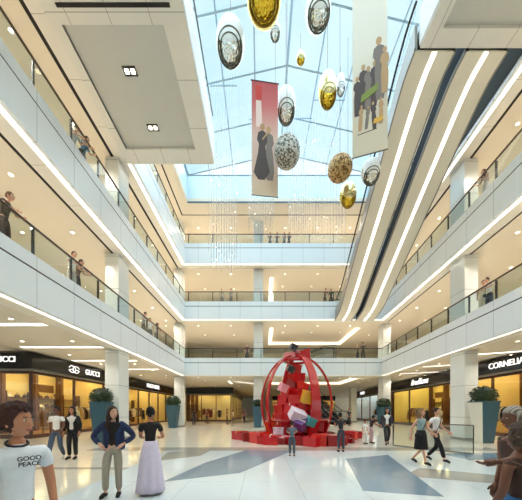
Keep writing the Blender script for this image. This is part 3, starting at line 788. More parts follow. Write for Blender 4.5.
for li, (z, r, n) in enumerate(levels):
    for k in range(n):
        a = 2*PI*k/n+li*.4; s = rnd.uniform(.5, .68)*(1-.05*li)
        ci = rnd.choice([0, 0, 0, 1, 1, 2, 3, 4, 5])
        gift((SX+r*math.cos(a), SY+r*math.sin(a), z+rnd.uniform(0, .06)), (s, s*rnd.uniform(.8, 1.1), s*rnd.uniform(.8, 1)), (rnd.uniform(-.25, .25), rnd.uniform(-.25, .25), rnd.uniform(0, 3)), ci,
             'gift box in a shade of red piled inside the arches, %s' % ['in the lowest layer', 'in the second layer', 'in the third layer', 'in the fourth layer', 'in the fifth layer', 'in the sixth layer', 'near the top', 'topmost'][li], 'red gift boxes piled in the arches, layer %s' % ['one', 'two', 'three', 'four', 'five', 'six', 'seven', 'eight'][li])
for p, s, rot, ci, lb in (((SX-.25, SY-1.42, .95), (.62, .5, .42), (.5, .35, .3), 7, 'white gift box tilted at the front of the sculpture pile'),
                          ((SX-.02, SY-1.5, .58), (.5, .42, .4), (.3, -.5, .8), 8, 'purple gift box below the white one on the sculpture'),
                          ((SX+.28, SY-1.45, .72), (.42, .4, .36), (.4, .3, .5), 9, 'turquoise gift box at the lower front of the sculpture'),
                          ((SX+.3, SY-1.1, 1.62), (.5, .4, .55), (.2, .2, .2), 6, 'gold gift box at the middle front of the sculpture'),
                          ((SX-.78, SY-.9, 2.15), (.34, .3, .36), (.3, .3, .6), 10, 'pink gift box high on the left of the pile'),
                          ((SX-.38, SY-.35, 3.1), (.3, .3, .3), (.2, .5, .2), 11, 'small black gift box near the top left of the pile'),
                          ((SX-.22, SY-.12, 4.16), (.3, .3, .28), (.1, .4, .3), 11, 'small black gift box perched on the sculpture bow'),
                          ((SX-.95, SY-1.35, .3), (.34, .3, .3), (0, 0, .4), 7, 'small white gift box standing on the left front of the red base')):
    gift(p, s, rot, ci, lb)
for k in range(22):
    a = PI*1.02+k*PI*.96/21; r = 2.6+rnd.uniform(-.3, .25); s = rnd.uniform(.22, .55)
    gift((SX+r*math.cos(a), SY+r*math.sin(a), .0), (s*1.2, s, s*.8), (0, 0, rnd.uniform(0, 3)), rnd.choice([0, 1, 2, 5, 2]), 'small red gift box set round the rim of the sculpture base', 'gift boxes round the sculpture base')

# ------------------------------------------------------------ hanging ornaments
def metal_orn(name, c, rough=.18, sc=9., st=.8, vor=True):
    if name in MATS: return MATS[name]
    m = mat(name, c, rough, .9); nt = m.node_tree; b = nt.nodes['Principled BSDF']
    tc = nt.nodes.new('ShaderNodeTexCoord'); v = nt.nodes.new('ShaderNodeTexVoronoi' if vor else 'ShaderNodeTexNoise'); v.inputs['Scale'].default_value = sc
    nt.links.new(tc.outputs['Object'], v.inputs['Vector']); k = nt.nodes.new('ShaderNodeBump'); k.inputs['Strength'].default_value = st; k.inputs['Distance'].default_value = .08
    nt.links.new(v.outputs[0], k.inputs['Height']); nt.links.new(k.outputs['Normal'], b.inputs['Normal'])
    return m
def speckle(m, c0, c1, sc):
    nt = m.node_tree; b = nt.nodes['Principled BSDF']; v = nt.nodes.new('ShaderNodeTexVoronoi'); v.inputs['Scale'].default_value = sc
    tc = nt.nodes.new('ShaderNodeTexCoord'); nt.links.new(tc.outputs['Object'], v.inputs['Vector'])
    sp = nt.nodes.new('ShaderNodeSeparateColor'); nt.links.new(v.outputs['Color'], sp.inputs[0])
    r = nt.nodes.new('ShaderNodeValToRGB'); r.color_ramp.interpolation = 'CONSTANT'; r.color_ramp.elements[0].color = lin(c0); r.color_ramp.elements[1].position = .45; r.color_ramp.elements[1].color = lin(c1)
    nt.links.new(sp.outputs[0], r.inputs[0]); nt.links.new(r.outputs[0], b.inputs['Base Color']); b.inputs['Metallic'].default_value = .35; b.inputs['Roughness'].default_value = .4
    return m
MO = {'gold': metal_orn('gold_leaf', '#e2bd3a'), 'silver': metal_orn('silver_leaf', '#e3e3dc'),
      'sparkle': metal_orn('silver_sequin', '#b8b6a8', .25, 26., 1.), 'bronze': metal_orn('bronze_sequin', '#c99a52', .25, 26., 1.)}
speckle(MO['sparkle'], '#6f6c60', '#e8e6dc', 16); speckle(MO['bronze'], '#8a5a28', '#e6bf80', 16)
M_OD = mat('ornament_groove', '#5b5748', .4, .6); M_ODG = mat('ornament_groove_gold', '#8a6a14', .4, .6)
def ornament(px, py, w, h, Y, kind, label, grp=None):
    s = FL/Y; x = (px-261)/s; z = 1.6+(410-py)/s; R_ = w/2/s; Hh = h/2/s
    e = empty('hanging_egg' if kind in ('gold', 'silver') else 'hanging_ball', (x, Y, z), label, 'hanging ornament', grp)
    M_ = MO[kind]
    if kind in ('sparkle', 'bronze'):
        MB().ell((0, 0, 0), (R_, R_, Hh), 28, 18).build('ball', M_, e, True)
    else:
        prof = []
        for i in range(25):
            a = PI*i/24; prof.append((R_*math.sin(a)*(1+.0*math.cos(a)), -Hh*math.cos(a)*.97))
        MB().lathe(prof, 28, (0, 0, 0)).build('shell', M_, e, True)
        # smooth cap over the upper part
        T = Vector((0, -.8, .6)); Cn = Vector((0, -.53, -.848)); TT = Vector((0, -.848, .53))
        def EP(d, q): return (d.x*R_*q, d.y*R_*q, d.z*Hh*q)
        cb = MB(); n = 30; B = T.cross(Vector((1, 0, 0)))
        rg = []
        for i in range(9):
            th = math.radians(82)*i/8
            rg.append([cb.bm.verts.new(EP(T*math.cos(th)+(Vector((1, 0, 0))*math.cos(2*PI*a/n)+B*math.sin(2*PI*a/n))*math.sin(th), 1.035 if i < 8 else .96)) for a in range(n)] if i else [cb.bm.verts.new(EP(T, 1.035))])
        for r0, r1 in zip(rg, rg[1:]):
            for a in range(n):
                if len(r0) == 1: cb.face([r0[0], r1[a], r1[(a+1) % n]])
                else: cb.face([r0[a], r1[a], r1[(a+1) % n], r0[(a+1) % n]])
        cb.build('cap', M_WHITE if kind == 'silver' else mat('gold_cap', '#efe2a8', .25, .7), e, True)
        m = MB()
        for th, tk in ((.72, .03), (.95, .035)):
            pts = []
            for k in range(30):
                a = 2*PI*k/30; d = Cn*math.cos(th)+(Vector((1, 0, 0))*math.cos(a)+TT*math.sin(a)*.8)*math.sin(th)
                pts.append(EP(d.normalized(), 1.02))
            m.tube(pts, tk*R_*1.6, 6, closed=True)
        m.build('oval_band', M_OD if kind == 'silver' else M_ODG, e, True)
    top = zroof(x, Y)-z
    MB().tube([(0, 0, Hh*.98), (0, 0, top)], .012, 5).build('wire', M_OD, e)
    return e
ornament(264, 1, 34, 38, 11.5, 'gold', 'large gold hanging egg cut by the top edge of the picture')
ornament(230.5, 43, 28, 42, 12, 'silver', 'largest silver hanging egg with a white cap, upper left of the group')
ornament(275, 32, 11, 18, 14, 'silver', 'small silver hanging egg just right below the top gold egg')
ornament(318, 12, 25, 34, 12, 'silver', 'silver hanging egg at the top edge, right of the gold one')
ornament(300.7, 58.5, 8.5, 12, 15.3, 'gold', 'tiny gold hanging egg in the middle of the group')
ornament(327.6, 90.5, 18, 34, 13.5, 'gold', 'medium gold hanging egg right of the red banner')
ornament(340.5, 85, 9, 22, 16.3, 'silver', 'small slim silver hanging egg beside the medium gold egg')
ornament(286, 106, 19, 35, 14.2, 'silver', 'silver hanging egg touching the right edge of the red banner')
ornament(287, 152, 26, 29, 12.6, 'sparkle', 'silver sequin ball hanging beside the lower part of the red banner')
ornament(340, 168.5, 24, 23, 14, 'bronze', 'bronze sequin ball hanging left below the pale banner')
ornament(348, 195, 16, 24, 15, 'gold', 'lowest gold hanging egg, beneath the bronze ball')
ornament(370.5, 172, 17.5, 24, 12.3, 'silver', 'silver hanging egg just below the pale banner')

# ------------------------------------------------------------ crystal strand curtains
M_STR = veil('strand', '#e8eef2', .3); M_BEAD = mat('crystal_bead', '#ffffff', .1, emis='#fff6e0', estr=1.3)
for k, (px0, px1, yt, ybm, Y, lb) in enumerate(((210, 237, 30, 272, 17.0, 'leftmost and longest curtain of crystal light strands'), (249, 274, 30, 236, 19.5, 'crystal strand curtain hanging behind the red banner'),
                                 (289, 312, 30, 238, 19.5, 'crystal strand curtain in the middle, behind the sequin ball'), (314, 345, 30, 244, 18.0, 'rightmost curtain of crystal light strands'))):
    s = FL/Y; xa = (px0-261)/s; xb = (px1-261)/s; zb = 1.6+(410-ybm)/s
    e = empty('crystal_curtain', ((xa+xb)/2, Y, zb), lb, 'chandelier')
    rnd = random.Random(k); m = MB(); bd = MB(); W = xb-xa
    for i in range(11):
        for j in range(3):
            x = -W/2+W*(i+.5*(j % 2))/10.5; y = -.4+.4*j; low = rnd.uniform(0, 1.2)
            top = zroof((xa+xb)/2+x, Y+y)-zb
            m.tube([(x, y, low), (x, y, top)], .009, 4)
            z = low
            while z < 7.5:
                sz = .013 if rnd.random() < .95 else .045
                if rnd.random() < .45: bd.ell((x, y, z), (sz, sz, sz), 6, 4)
                z += rnd.uniform(.3, .75)
    o = m.build('strands', M_STR, e, False, False); o['kind'] = 'stuff'
    o = bd.build('beads', M_BEAD, e, False, False); o['kind'] = 'stuff'
    zt = zroof((xa+xb)/2, Y)-zb-.35
    MB().box(-W/2, W/2, -.03, .03, zt+.2, zt+.26).build('hanger_bar', M_MUNT, e)

# ------------------------------------------------------------ banners
def banner(x, Y, w, z0, z1, rz, grad, label, art):
    e = empty('banner', (x, Y, z0), label, 'banner', rz=rz)
    m = bpy.data.materials.new('banner_cloth'); m.use_nodes = True; nt = m.node_tree; b = nt.nodes['Principled BSDF']; b.inputs['Roughness'].default_value = .7
    tc = nt.nodes.new('ShaderNodeTexCoord'); sp = nt.nodes.new('ShaderNodeSeparateXYZ'); nt.links.new(tc.outputs['Generated'], sp.inputs[0])
    cr = nt.nodes.new('ShaderNodeValToRGB'); nt.links.new(sp.outputs['Z'], cr.inputs[0]); el = cr.color_ramp.elements
    while len(el) > 1: el.remove(el[0])
    el[0].position = grad[0][0]; el[0].color = lin(grad[0][1])
    for p, c in grad[1:]: q = el.new(p); q.color = lin(c)
    nt.links.new(cr.outputs[0], b.inputs['Base Color'])
    MB().box(-w/2, w/2, -.008, .008, 0, z1-z0).build('cloth', m, e)
    MB().tube([(-w/2-.05, 0, z1-z0), (w/2+.05, 0, z1-z0)], .03, 8).build('top_bar', M_DARK, e)
    MB().tube([(-w/2-.02, 0, 0), (w/2+.02, 0, 0)], .02, 8).build('bottom_bar', M_OD, e)
    m = MB()
    for s in (-1, 1): m.tube([(s*w*.4, 0, z1-z0), (s*w*.4, 0, zroof(x, Y)-z0)], .01, 5)
    m.build('wires', M_OD, e)
    art(e, w, z1-z0)
    return e
def poly(e, name, pts, m, q=-.012):
    b = MB(); b.hexa([(x, q, z) for x, z in pts], [(x, -.004, z) for x, z in pts]); b.build(name, m, e)
def fig(cx, z0, h, lean=0, flare=.35):
    P = [(-.10, 0), (-flare*.5, .12), (-.12, .45), (-.09, .62), (-.15, .70), (-.12, .82), (-.03, .86), (.03, .86), (.12, .82), (.15, .68), (.09, .6), (.12, .42), (flare*.5, .15), (.08, 0)]
    return [(cx+(x+lean*z)*h*.62, z0+z*h) for x, z in P]
def fhead(e, cx, z0, h, lean, q, m=None):
    c = (cx+lean*.92*h*.62, z0+.925*h); r = h*.055
    poly(e, 'print_head', [(c[0]+r*.8*math.cos(a*PI/5), c[1]+r*1.15*math.sin(a*PI/5)) for a in range(10)], m or M_A5, q)
M_A1 = mat('print_dark', '#4a3c38', .7); M_A2 = mat('print_grey', '#7c6f66', .7); M_A3 = mat('print_olive', '#7d8a34', .7); M_A4 = mat('print_rose', '#d77e7e', .7)
M_A5 = mat('print_tan', '#b99468', .7); M_A6 = mat('print_white', '#f4ece6', .7); M_A7 = mat('print_red', '#cc3c34', .7)
def art1(e, w, h):
    poly(e, 'print_red_panel', [(-w*.36, h*.84), (-w*.12, h*.84), (-w*.12, h*.96), (-w*.36, h*.96)], M_A7)
    poly(e, 'print_white_streak', [(-w*.34, h*.60), (-w*.10, h*.60), (-w*.14, h*.83), (-w*.34, h*.83)], mat('print_blush', '#ecd0c8', .7))
    poly(e, 'print_figure', fig(-w*.12, h*.14, h*.50, .02, .46), M_A1); fhead(e, -w*.12, h*.14, h*.5, .02, -.013)
    poly(e, 'print_figure', fig(w*.20, h*.14, h*.48, -.05, .26), M_A2, -.011); fhead(e, w*.2, h*.14, h*.48, -.05, -.013)
    poly(e, 'print_arm', [(-w*.1, h*.5), (w*.12, h*.575), (w*.14, h*.56), (-w*.08, h*.485)], M_A5, -.014)
def art2(e, w, h):
    for n_, (cx, z0, hh, m, ln) in enumerate(((-.36, .24, .24, M_A1, 0), (-.2, .27, .27, M_A1, .02), (-.04, .26, .26, M_A2, 0), (.12, .27, .27, M_A1, .03), (.3, .3, .37, M_A2, -.04), (.42, .33, .27, M_A5, 0), (-.28, .15, .15, M_A5, .1), (-.1, .15, .13, M_A2, .15), (.14, .14, .16, M_A1, -.1), (.32, .16, .15, M_A5, 0))):
        q = -.011-.0012*n_
        poly(e, 'print_figure', fig(cx*w, z0*h, hh*h, ln, .22), m, q); fhead(e, cx*w, z0*h, hh*h, ln, q-.0005)
    poly(e, 'print_sign', [(-w*.26, h*.31), (w*.22, h*.355), (w*.24, h*.40), (-w*.24, h*.355)], M_A3, -.028)
    poly(e, 'print_yellow', [(w*.1, h*.165), (w*.38, h*.175), (w*.36, h*.2), (w*.12, h*.195)], mat('print_yellow', '#d8a83a', .7), -.028)
    for k in range(6):
        a = k*PI/3; poly(e, 'print_petal', [(-w*.08+.0, h*.955), (-w*.08+.13*math.cos(a), h*.955+.13*math.sin(a)), (-w*.08+.13*math.cos(a+.7), h*.955+.13*math.sin(a+.7))], M_A7)
    poly(e, 'print_line', [(-w*.35, h*.125), (w*.2, h*.135), (w*.2, h*.14), (-w*.35, h*.13)], M_A1)
banner(.2, 13.4, 1.36, 12.62, 18.5, .12, [(0, '#d9c4a8'), (.22, '#cfae98'), (.5, '#d8b8a8'), (.8, '#cc6a66'), (1, '#b94a4c')], 'tall red-to-cream hanging banner printed with two dark figures', art1)
banner(4.18, 10.0, 1.25, 11.45, 18.0, -.3, [(0, '#d8cbb2'), (.3, '#d2c4ae'), (.6, '#e0dacb'), (1, '#e8e0d2')], 'tall pale hanging banner printed with a crowd of figures and a red flower', art2)

# ------------------------------------------------------------ people
def skin_mesh(V, E, R_, sub=1):
    me = bpy.data.meshes.new('s'); me.from_pydata([tuple(v) for v in V], E, [])
    o = bpy.data.objects.new('s', me); COL.objects.link(o)
    md = o.modifiers.new('Skin', 'SKIN'); md.branch_smoothing = .6
    sv = me.skin_vertices[0].data
    for i, r in enumerate(R_):
        sv[i].radius = r if isinstance(r, tuple) else (r, r); sv[i].use_root = (i == 0)
    if sub:
        s = o.modifiers.new('Sub', 'SUBSURF'); s.levels = sub; s.render_levels = sub
    dg = bpy.context.evaluated_depsgraph_get(); out = bpy.data.meshes.new_from_object(o.evaluated_get(dg))
    bpy.data.objects.remove(o); bpy.data.meshes.remove(me)
    for p in out.polygons: p.use_smooth = True
    return out
BASE = dict(pel=(0, 0, .94), wai=(0, 0, 1.09), che=(0, .01, 1.27), nb=(0, 0, 1.43), nt=(0, .015, 1.50), head=(0, .02, 1.60),
            hipR=(.09, 0, .88), hipL=(-.09, 0, .88), knR=(.1, .02, .48), knL=(-.1, .02, .48), anR=(.1, -.02, .08), anL=(-.1, -.02, .08), toR=(.115, .13, .035), toL=(-.115, .13, .035),
            shR=(.17, 0, 1.385), shL=(-.17, 0, 1.385), elR=(.23, -.03, 1.11), elL=(-.23, -.03, 1.11), wrR=(.24, .06, .87), wrL=(-.24, .06, .87))
POSES = {
 'stand': {},
 'hips': dict(elR=(.37, -.06, 1.15), wrR=(.19, .08, 1.0), elL=(-.37, -.06, 1.15), wrL=(-.19, .08, 1.0), knR=(.12, .03, .48), anR=(.13, 0, .08), toR=(.16, .14, .035)),
 'walk': dict(knR=(.09, .2, .5), anR=(.09, .3, .12), toR=(.1, .44, .06), knL=(-.09, -.03, .47), anL=(-.09, -.34, .12), toL=(-.09, -.22, .035), elR=(.22, -.14, 1.12), wrR=(.23, -.16, .88), elL=(-.22, .04, 1.12), wrL=(-.23, .24, .96), pel=(0, 0, .92)),
 'lean': dict(elR=(.24, .16, 1.18), wrR=(.16, .38, 1.12), elL=(-.24, .16, 1.18), wrL=(-.14, .38, 1.12), che=(0, .06, 1.26), nb=(0, .09, 1.41), nt=(0, .12, 1.48), head=(0, .15, 1.57), shR=(.17, .08, 1.37), shL=(-.17, .08, 1.37)),
 'armout': dict(elR=(.26, .12, 1.16), wrR=(.22, .36, 1.12), elL=(-.3, .22, 1.3), wrL=(-.26, .5, 1.2)),
 'reach': dict(elL=(-.22, .2, 1.2), wrL=(-.16, .30, 1.17), elR=(.21, -.03, 1.1), wrR=(.2, .04, .86)),
 'sit': dict(pel=(0, 0, .50), wai=(0, .0, .66), che=(0, .05, .85), nb=(0, .08, 1.0), nt=(0, .11, 1.07), head=(0, .14, 1.17), hipR=(.09, .02, .46), hipL=(-.09, .02, .46), knR=(.12, .42, .48), knL=(-.12, .42, .48), anR=(.12, .42, .08), anL=(-.12, .42, .08), toR=(.12, .57, .035), toL=(-.12, .57, .035), shR=(.17, .06, .96), shL=(-.17, .06, .96), elR=(.22, .14, .72), elL=(-.22, .14, .72), wrR=(.14, .34, .62), wrL=(-.14, .34, .62)),
}
SK = {k: mat('skin_'+k, c, .5, var=.05) for k, c in dict(light='#d9a78c', tan='#b97f5f', dark='#6d4432').items()}
M_EYE = mat('eye_white', '#efece6', .3); M_PUP = mat('eye_dark', '#1a1210', .2); M_LIP = mat('lips', '#a8594e', .5)
def CL(c):
    n = 'fabric_'+c.strip('#'); return mat(n, c, .8, var=.12, vscale=12, bump=.15, bscale=9)
def hand(m, w, el, s, detail):
    """palm and five fingers in mesh-builder m; w wrist, el elbow, s=+1 right"""
    w = Vector(w); d = (w-Vector(el)).normalized()
    side = Vector((0, 1, 0)); side = (side-d*side.dot(d))
    side = side.normalized() if side.length > .2 else Vector((s, 0, 0))
    nrm = d.cross(side).normalized()
    m.tube([w-d*.01, w+d*.03, w+d*.075, w+d*.09], [.024, .034, .036, .028], 8, sx=1.0)
    if detail:
        for k, ln in enumerate((.062, .075, .07, .055)):
            off = side*(.03-.02*k); b = w+d*.08+off; cur = nrm*(-s)*.02
            m.tube([b-d*.02, b+d*ln*.45, b+d*ln*.8+cur*.6, b+d*ln+cur*1.3], [.0095, .009, .0082, .006], 6)
        b = w+d*.03+side*.028
        m.tube([b, b+d*.03+side*.025, b+d*.06+side*.034], [.012, .0105, .008], 6)
    else:
        for k, ln in enumerate((.06, .07, .065, .05)):
            b = w+d*.08+side*(.028-.019*k); m.tube([b-d*.02, b+d*ln], [.0095, .007], 4)
        b = w+d*.03+side*.028; m.tube([b, b+d*.055+side*.03], [.012, .008], 4)
def person(x, y, z, h, face, pose, label, skin='light', top='#888888', bottom='#333333', hair='#2a1a12', hairlen='short', skirt=None, hi=False, slv='short', shoe='#1a1a1a', jacket=None, cat='person', group=None, look=None, wide=1., extra=None, bag=None, over=None, hat=None):
    e = empty('person', (x, y, z), label, cat, group, math.atan2(-face[0], face[1]))
    k = h/1.7; J = dict(BASE); J.update(POSES[pose])
    if over: J.update(over)
    J = {a: Vector((b_[0]*wide, b_[1], b_[2]))*k for a, b_ in J.items()}
    sub = 1
    keys = ['pel', 'wai', 'che', 'nb', 'nt', 'hipR', 'knR', 'anR', 'toR', 'hipL', 'knL', 'anL', 'toL', 'shR', 'elR', 'wrR', 'shL', 'elL', 'wrL']
    rad = [(.115, .09), (.095, .075), (.12, .085), (.06, .055), (.046, .046), .082, .052, .036, .03, .082, .052, .036, .03, .052, .038, .025, .052, .038, .025]
    E = [(0, 1), (1, 2), (2, 3), (3, 4), (0, 5), (5, 6), (6, 7), (7, 8), (0, 9), (9, 10), (10, 11), (11, 12), (2, 13), (13, 14), (14, 15), (2, 16), (16, 17), (17, 18)]
    def sc(r): return tuple(v*k for v in r) if isinstance(r, tuple) else r*k
    bme = skin_mesh([J[a] for a in keys], E, [sc(r) for r in rad], sub)
    m = MB(); m.bm.from_mesh(bme); bpy.data.meshes.remove(bme)
    # head
    hc = J['head']; yaw = 0
    if look is not None:
        ang = math.atan2(-look[0], look[1])-math.atan2(-face[0], face[1]); yaw = ang
    RZ = Matrix.Rotation(yaw, 4, 'Z'); T = Matrix.Translation(hc) @ RZ @ Matrix.Scale(k, 4)
    n0 = len(m.bm.verts); m.ell((0, 0, 0), (1, 1, 1), 20, 14); m.bm.verts.ensure_lookup_table()
    for v in list(m.bm.verts)[n0:]:
        p = v.co.copy(); q = Vector((p.x*.076, p.y*.094, p.z*.118))
        if p.z < 0: q.x *= 1-.32*p.z*p.z; q.y = q.y*(1-.15*abs(p.z))+.012*abs(p.z)
        if p.y > .8 and abs(p.x) < .25 and -.35 < p.z < .1: q.y += .020*(1-abs(p.x)/.25)*(1 if p.z < -.05 else .5)
        if p.y > .6 and .05 < p.z < .3 and .2 < abs(p.x) < .6: q.y -= .006
        v.co = T @ q
    m.tube([T @ Vector((0, .088, .012)), T @ Vector((0, .108, -.028)), T @ Vector((0, .094, -.036))], [.007*k, .014*k, .008*k], 6)
    for s in (-1, 1): m.ell(T @ Vector((s*.078, -.005, -.01)), (.012*k, .02*k, .03*k), 8, 6)
    hand(m, J['wrR'], J['elR'], 1, hi); hand(m, J['wrL'], J['elL'], -1, hi)
    m.mi = 1
    for s in (-1, 1): m.ell(T @ Vector((s*.03, .082, .012)), (.0115*k, .007*k, .0065*k), 8, 6)
    m.mi = 2
    for s in (-1, 1): m.ell(T @ Vector((s*.03, .087, .012)), (.0062*k, .004*k, .006*k), 6, 5); m.box(-.018, .018, -.003, .004, -.003, .003, T @ Matrix.Translation((s*.031, .088, .036)))
    m.mi = 3
    m.ell(T @ Vector((0, .086, -.058)), (.024*k, .009*k, .008*k), 10, 6)
    b = m.build('body', [SK[skin], M_EYE, M_PUP, M_LIP], e, True, fix=False)
    # top
    def cloth(name, ks, es, rs, m_):
        me = skin_mesh([J[a] if isinstance(a, str) else a for a in ks], es, [sc(r) for r in rs], sub); me.name = name
        return link(name, me, e, [m_])
    def mix(a, b_, t): return J[a]*(1-t)+J[b_]*t
    t_ = {'none': .12, 'short': .6, 'long': 1}[slv]
    low = mix('pel', 'wai', -.15)
    tp = [low, J['wai'], J['che'], mix('che', 'nb', .86), J['shR'], J['shL'], mix('shR', 'elR', t_), mix('shL', 'elL', t_)]
    tr = [(.132, .105), (.118, .095), (.14, .102), (.095, .078), .064, .064, .056, .056]; te = [(0, 1), (1, 2), (2, 3), (2, 4), (2, 5), (4, 6), (5, 7)]
    i_ = len(tp); tp.append(J['nb']+Vector((0, 0, .028*k))); tr.append((.06, .056)); te.append((3, i_))
    if slv == 'long': tp += [mix('elR', 'wrR', .9), mix('elL', 'wrL', .9)]; tr += [.042, .042]; te += [(6, 9), (7, 10)]
    if slv == 'none': tr[4] = tr[5] = .05; tr[6] = tr[7] = .045
    cloth('shirt', tp, te, tr, CL(top))
    if jacket:
        jl = mix('pel', 'wai', -.5)
        for s, sh, el, wr in ((1, 'shR', 'elR', 'wrR'), (-1, 'shL', 'elL', 'wrL')):
            off = Vector((s*.095*k, -.02*k, 0))
            cloth('jacket', [mix('che', 'nb', .3)+off, J[sh], mix(sh, el, .6), J[el], mix(el, wr, .85), J['wai']+off*1.1, jl+off*1.2], [(0, 1), (1, 2), (2, 3), (3, 4), (0, 5), (5, 6)],
                  [(.075, .115), .075, .066, .06, .05, (.065, .12), (.07, .125)], CL(jacket))
    if skirt:
        sh_, zb, fl, gath = skirt
        mm = MB(); zt = J['wai'].z*.97; P = []
        n = 9
        for i in range(n+1):
            t = i/n; zz = zt+(zb*k-zt)*t; P.append(((.128+.03*min(1, t*4)+fl*t)*k, zz))
        rings = []
        for r, zz in P:
            t = (zt-zz)/(zt-zb*k); rings.append([mm.bm.verts.new((J['pel'].x+r*math.cos(2*PI*a/40)*(1+gath*t*math.sin(a*2*PI/40*9)), J['pel'].y+r*.85*math.sin(2*PI*a/40)*(1+gath*t*math.sin(a*2*PI/40*9)), zz)) for a in range(40)])
        for r0, r1 in zip(rings, rings[1:]):
            for a in range(40): mm.face([r0[a], r0[(a+1) % 40], r1[(a+1) % 40], r1[a]])
        mm.face(rings[0]); o = mm.build('skirt', CL(sh_), e, True)
        so = o.modifiers.new('thick', 'SOLIDIFY'); so.thickness = .008
    else:
        cloth('trousers', [J['pel'], mix('pel', 'wai', .5), mix('pel', 'hipR', 1.), J['knR'], mix('knR', 'anR', .92), mix('pel', 'hipL', 1.), J['knL'], mix('knL', 'anL', .92)],
              [(0, 1), (0, 2), (2, 3), (3, 4), (0, 5), (5, 6), (6, 7)], [(.135, .108), (.122, .098), .098, .074, .062, .098, .074, .062], CL(bottom))
    for an, to in (('anR', 'toR'), ('anL', 'toL')):
        a, t = J[an], J[to]; hl = a+(a-t)*.25; hl.z = a.z-.045*k
        MB().tube([hl+Vector((0, 0, .01*k)), a+Vector((0, 0, -.03*k)), (a+t)/2+Vector((0, 0, -.0)), t, t+(t-a)*.22-Vector((0, 0, .005*k))], [.03*k, .043*k, .042*k, .038*k, .02*k], 10).build('shoe', CL(shoe), e, True)
    # hair
    rn = random.Random(len(label)); hm = MB(); n0 = 0
    if hat is None:
        hm.ell((0, 0, 0), (1, 1, 1), 22, 14); hm.bm.verts.ensure_lookup_table()
        puff = {'curly': 1.22, 'short': 1.09, 'long': 1.12, 'bun': 1.08, 'bob': 1.15}[hairlen]
        for v in hm.bm.verts:
            p = v.co.copy(); q = Vector((p.x*.079, p.y*.097, p.z*.121))*puff+Vector((0, -.012, .012))
            if p.y > .1 and p.z < .45:  # open the face
                q.y = min(q.y, .035+.05*max(0, p.z)); 
            if p.z < -.3 and hairlen in ('short', 'bun', 'curly'): q *= .8; q.z = max(q.z, -.075)
            if hairlen == 'curly': q *= 1+.07*math.sin(p.x*23+p.z*17)*math.cos(p.y*21)+rn.uniform(-.035, .035)
            v.co = T @ q
        if hairlen in ('long', 'bob'):
            L2 = .30 if hairlen == 'long' else .13
            hm.tube([T @ Vector((0, -.05, .04)), T @ Vector((0, -.07, -.08)), T @ Vector((0, -.08, -.08-L2*.6)), T @ Vector((0, -.07, -.08-L2))], [.075*k, .085*k, .075*k, .03*k], 12)
            for s in (-1, 1): hm.tube([T @ Vector((s*.06, .0, .06)), T @ Vector((s*.083, .01, -.04)), T @ Vector((s*.09, .01, -.06-L2*.6)), T @ Vector((s*.085, .02, -.06-L2*.95))], [.03*k, .03*k, .032*k, .012*k], 8)
        if hairlen == 'bun': hm.ell(T @ Vector((0, -.1, .09)), (.045*k, .045*k, .04*k), 12, 8)
        if hairlen == 'curly' and hi:
            for q_ in range(150):
                u = rn.uniform(-.5, 1); a = rn.uniform(0, 2*PI); r = math.sqrt(1-u*u); p = Vector((r*math.cos(a), r*math.sin(a), u))
                if p.y > .15 and p.z < .5: continue
                rr = rn.uniform(.012, .022)*k
                hm.ell(T @ Vector((p.x*.092, p.y*.112-.014, p.z*.136+.014)), (rr, rr, rr), 7, 5)
        hm.build('hair', CL(hair), e, True)
    else:
        hm.ell((0, 0, 0), (1, 1, 1), 24, 16); hm.bm.verts.ensure_lookup_table()
        for v in hm.bm.verts:
            p = v.co.copy(); q = Vector((p.x*.095, p.y*.112, p.z*.135))+Vector((0, -.012, .018))
            if p.y > .1 and p.z < .2: q.y = min(q.y, .02)
            if p.z < -.3: q *= .8
            v.co = T @ q
        mh = mat('knit_stripe', hat, .9); nt = mh.node_tree; wv = nt.nodes.new('ShaderNodeTexWave'); wv.inputs['Scale'].default_value = 14; wv.inputs['Distortion'].default_value = 3
        tc = nt.nodes.new('ShaderNodeTexCoord'); nt.links.new(tc.outputs['Object'], wv.inputs['Vector']); r = nt.nodes.new('ShaderNodeMix'); r.data_type = 'RGBA'
        r.inputs['A'].default_value = lin('#5f564e'); r.inputs['B'].default_value = lin(hat); nt.links.new(wv.outputs['Fac'], r.inputs['Factor']); nt.links.new(r.outputs['Result'], nt.nodes['Principled BSDF'].inputs['Base Color'])
        hm.build('head_wrap', mh, e, True)
    if bag:
        MB().tube([J['shL']+Vector((0, .07*k, .05*k)), J['che']+Vector((0, .13*k, -.02*k)), J['pel']+Vector((.16*k, .08*k, .0))], .012*k, 5).build('bag_strap', CL(bag), e)
        MB().ell(J['pel']+Vector((.2*k, .03*k, -.02*k)), (.05*k, .1*k, .09*k), 12, 8).build('shoulder_bag', CL(bag), e, True)
    return e, J, k
def at(px, Y): return (px-261)*Y/FL
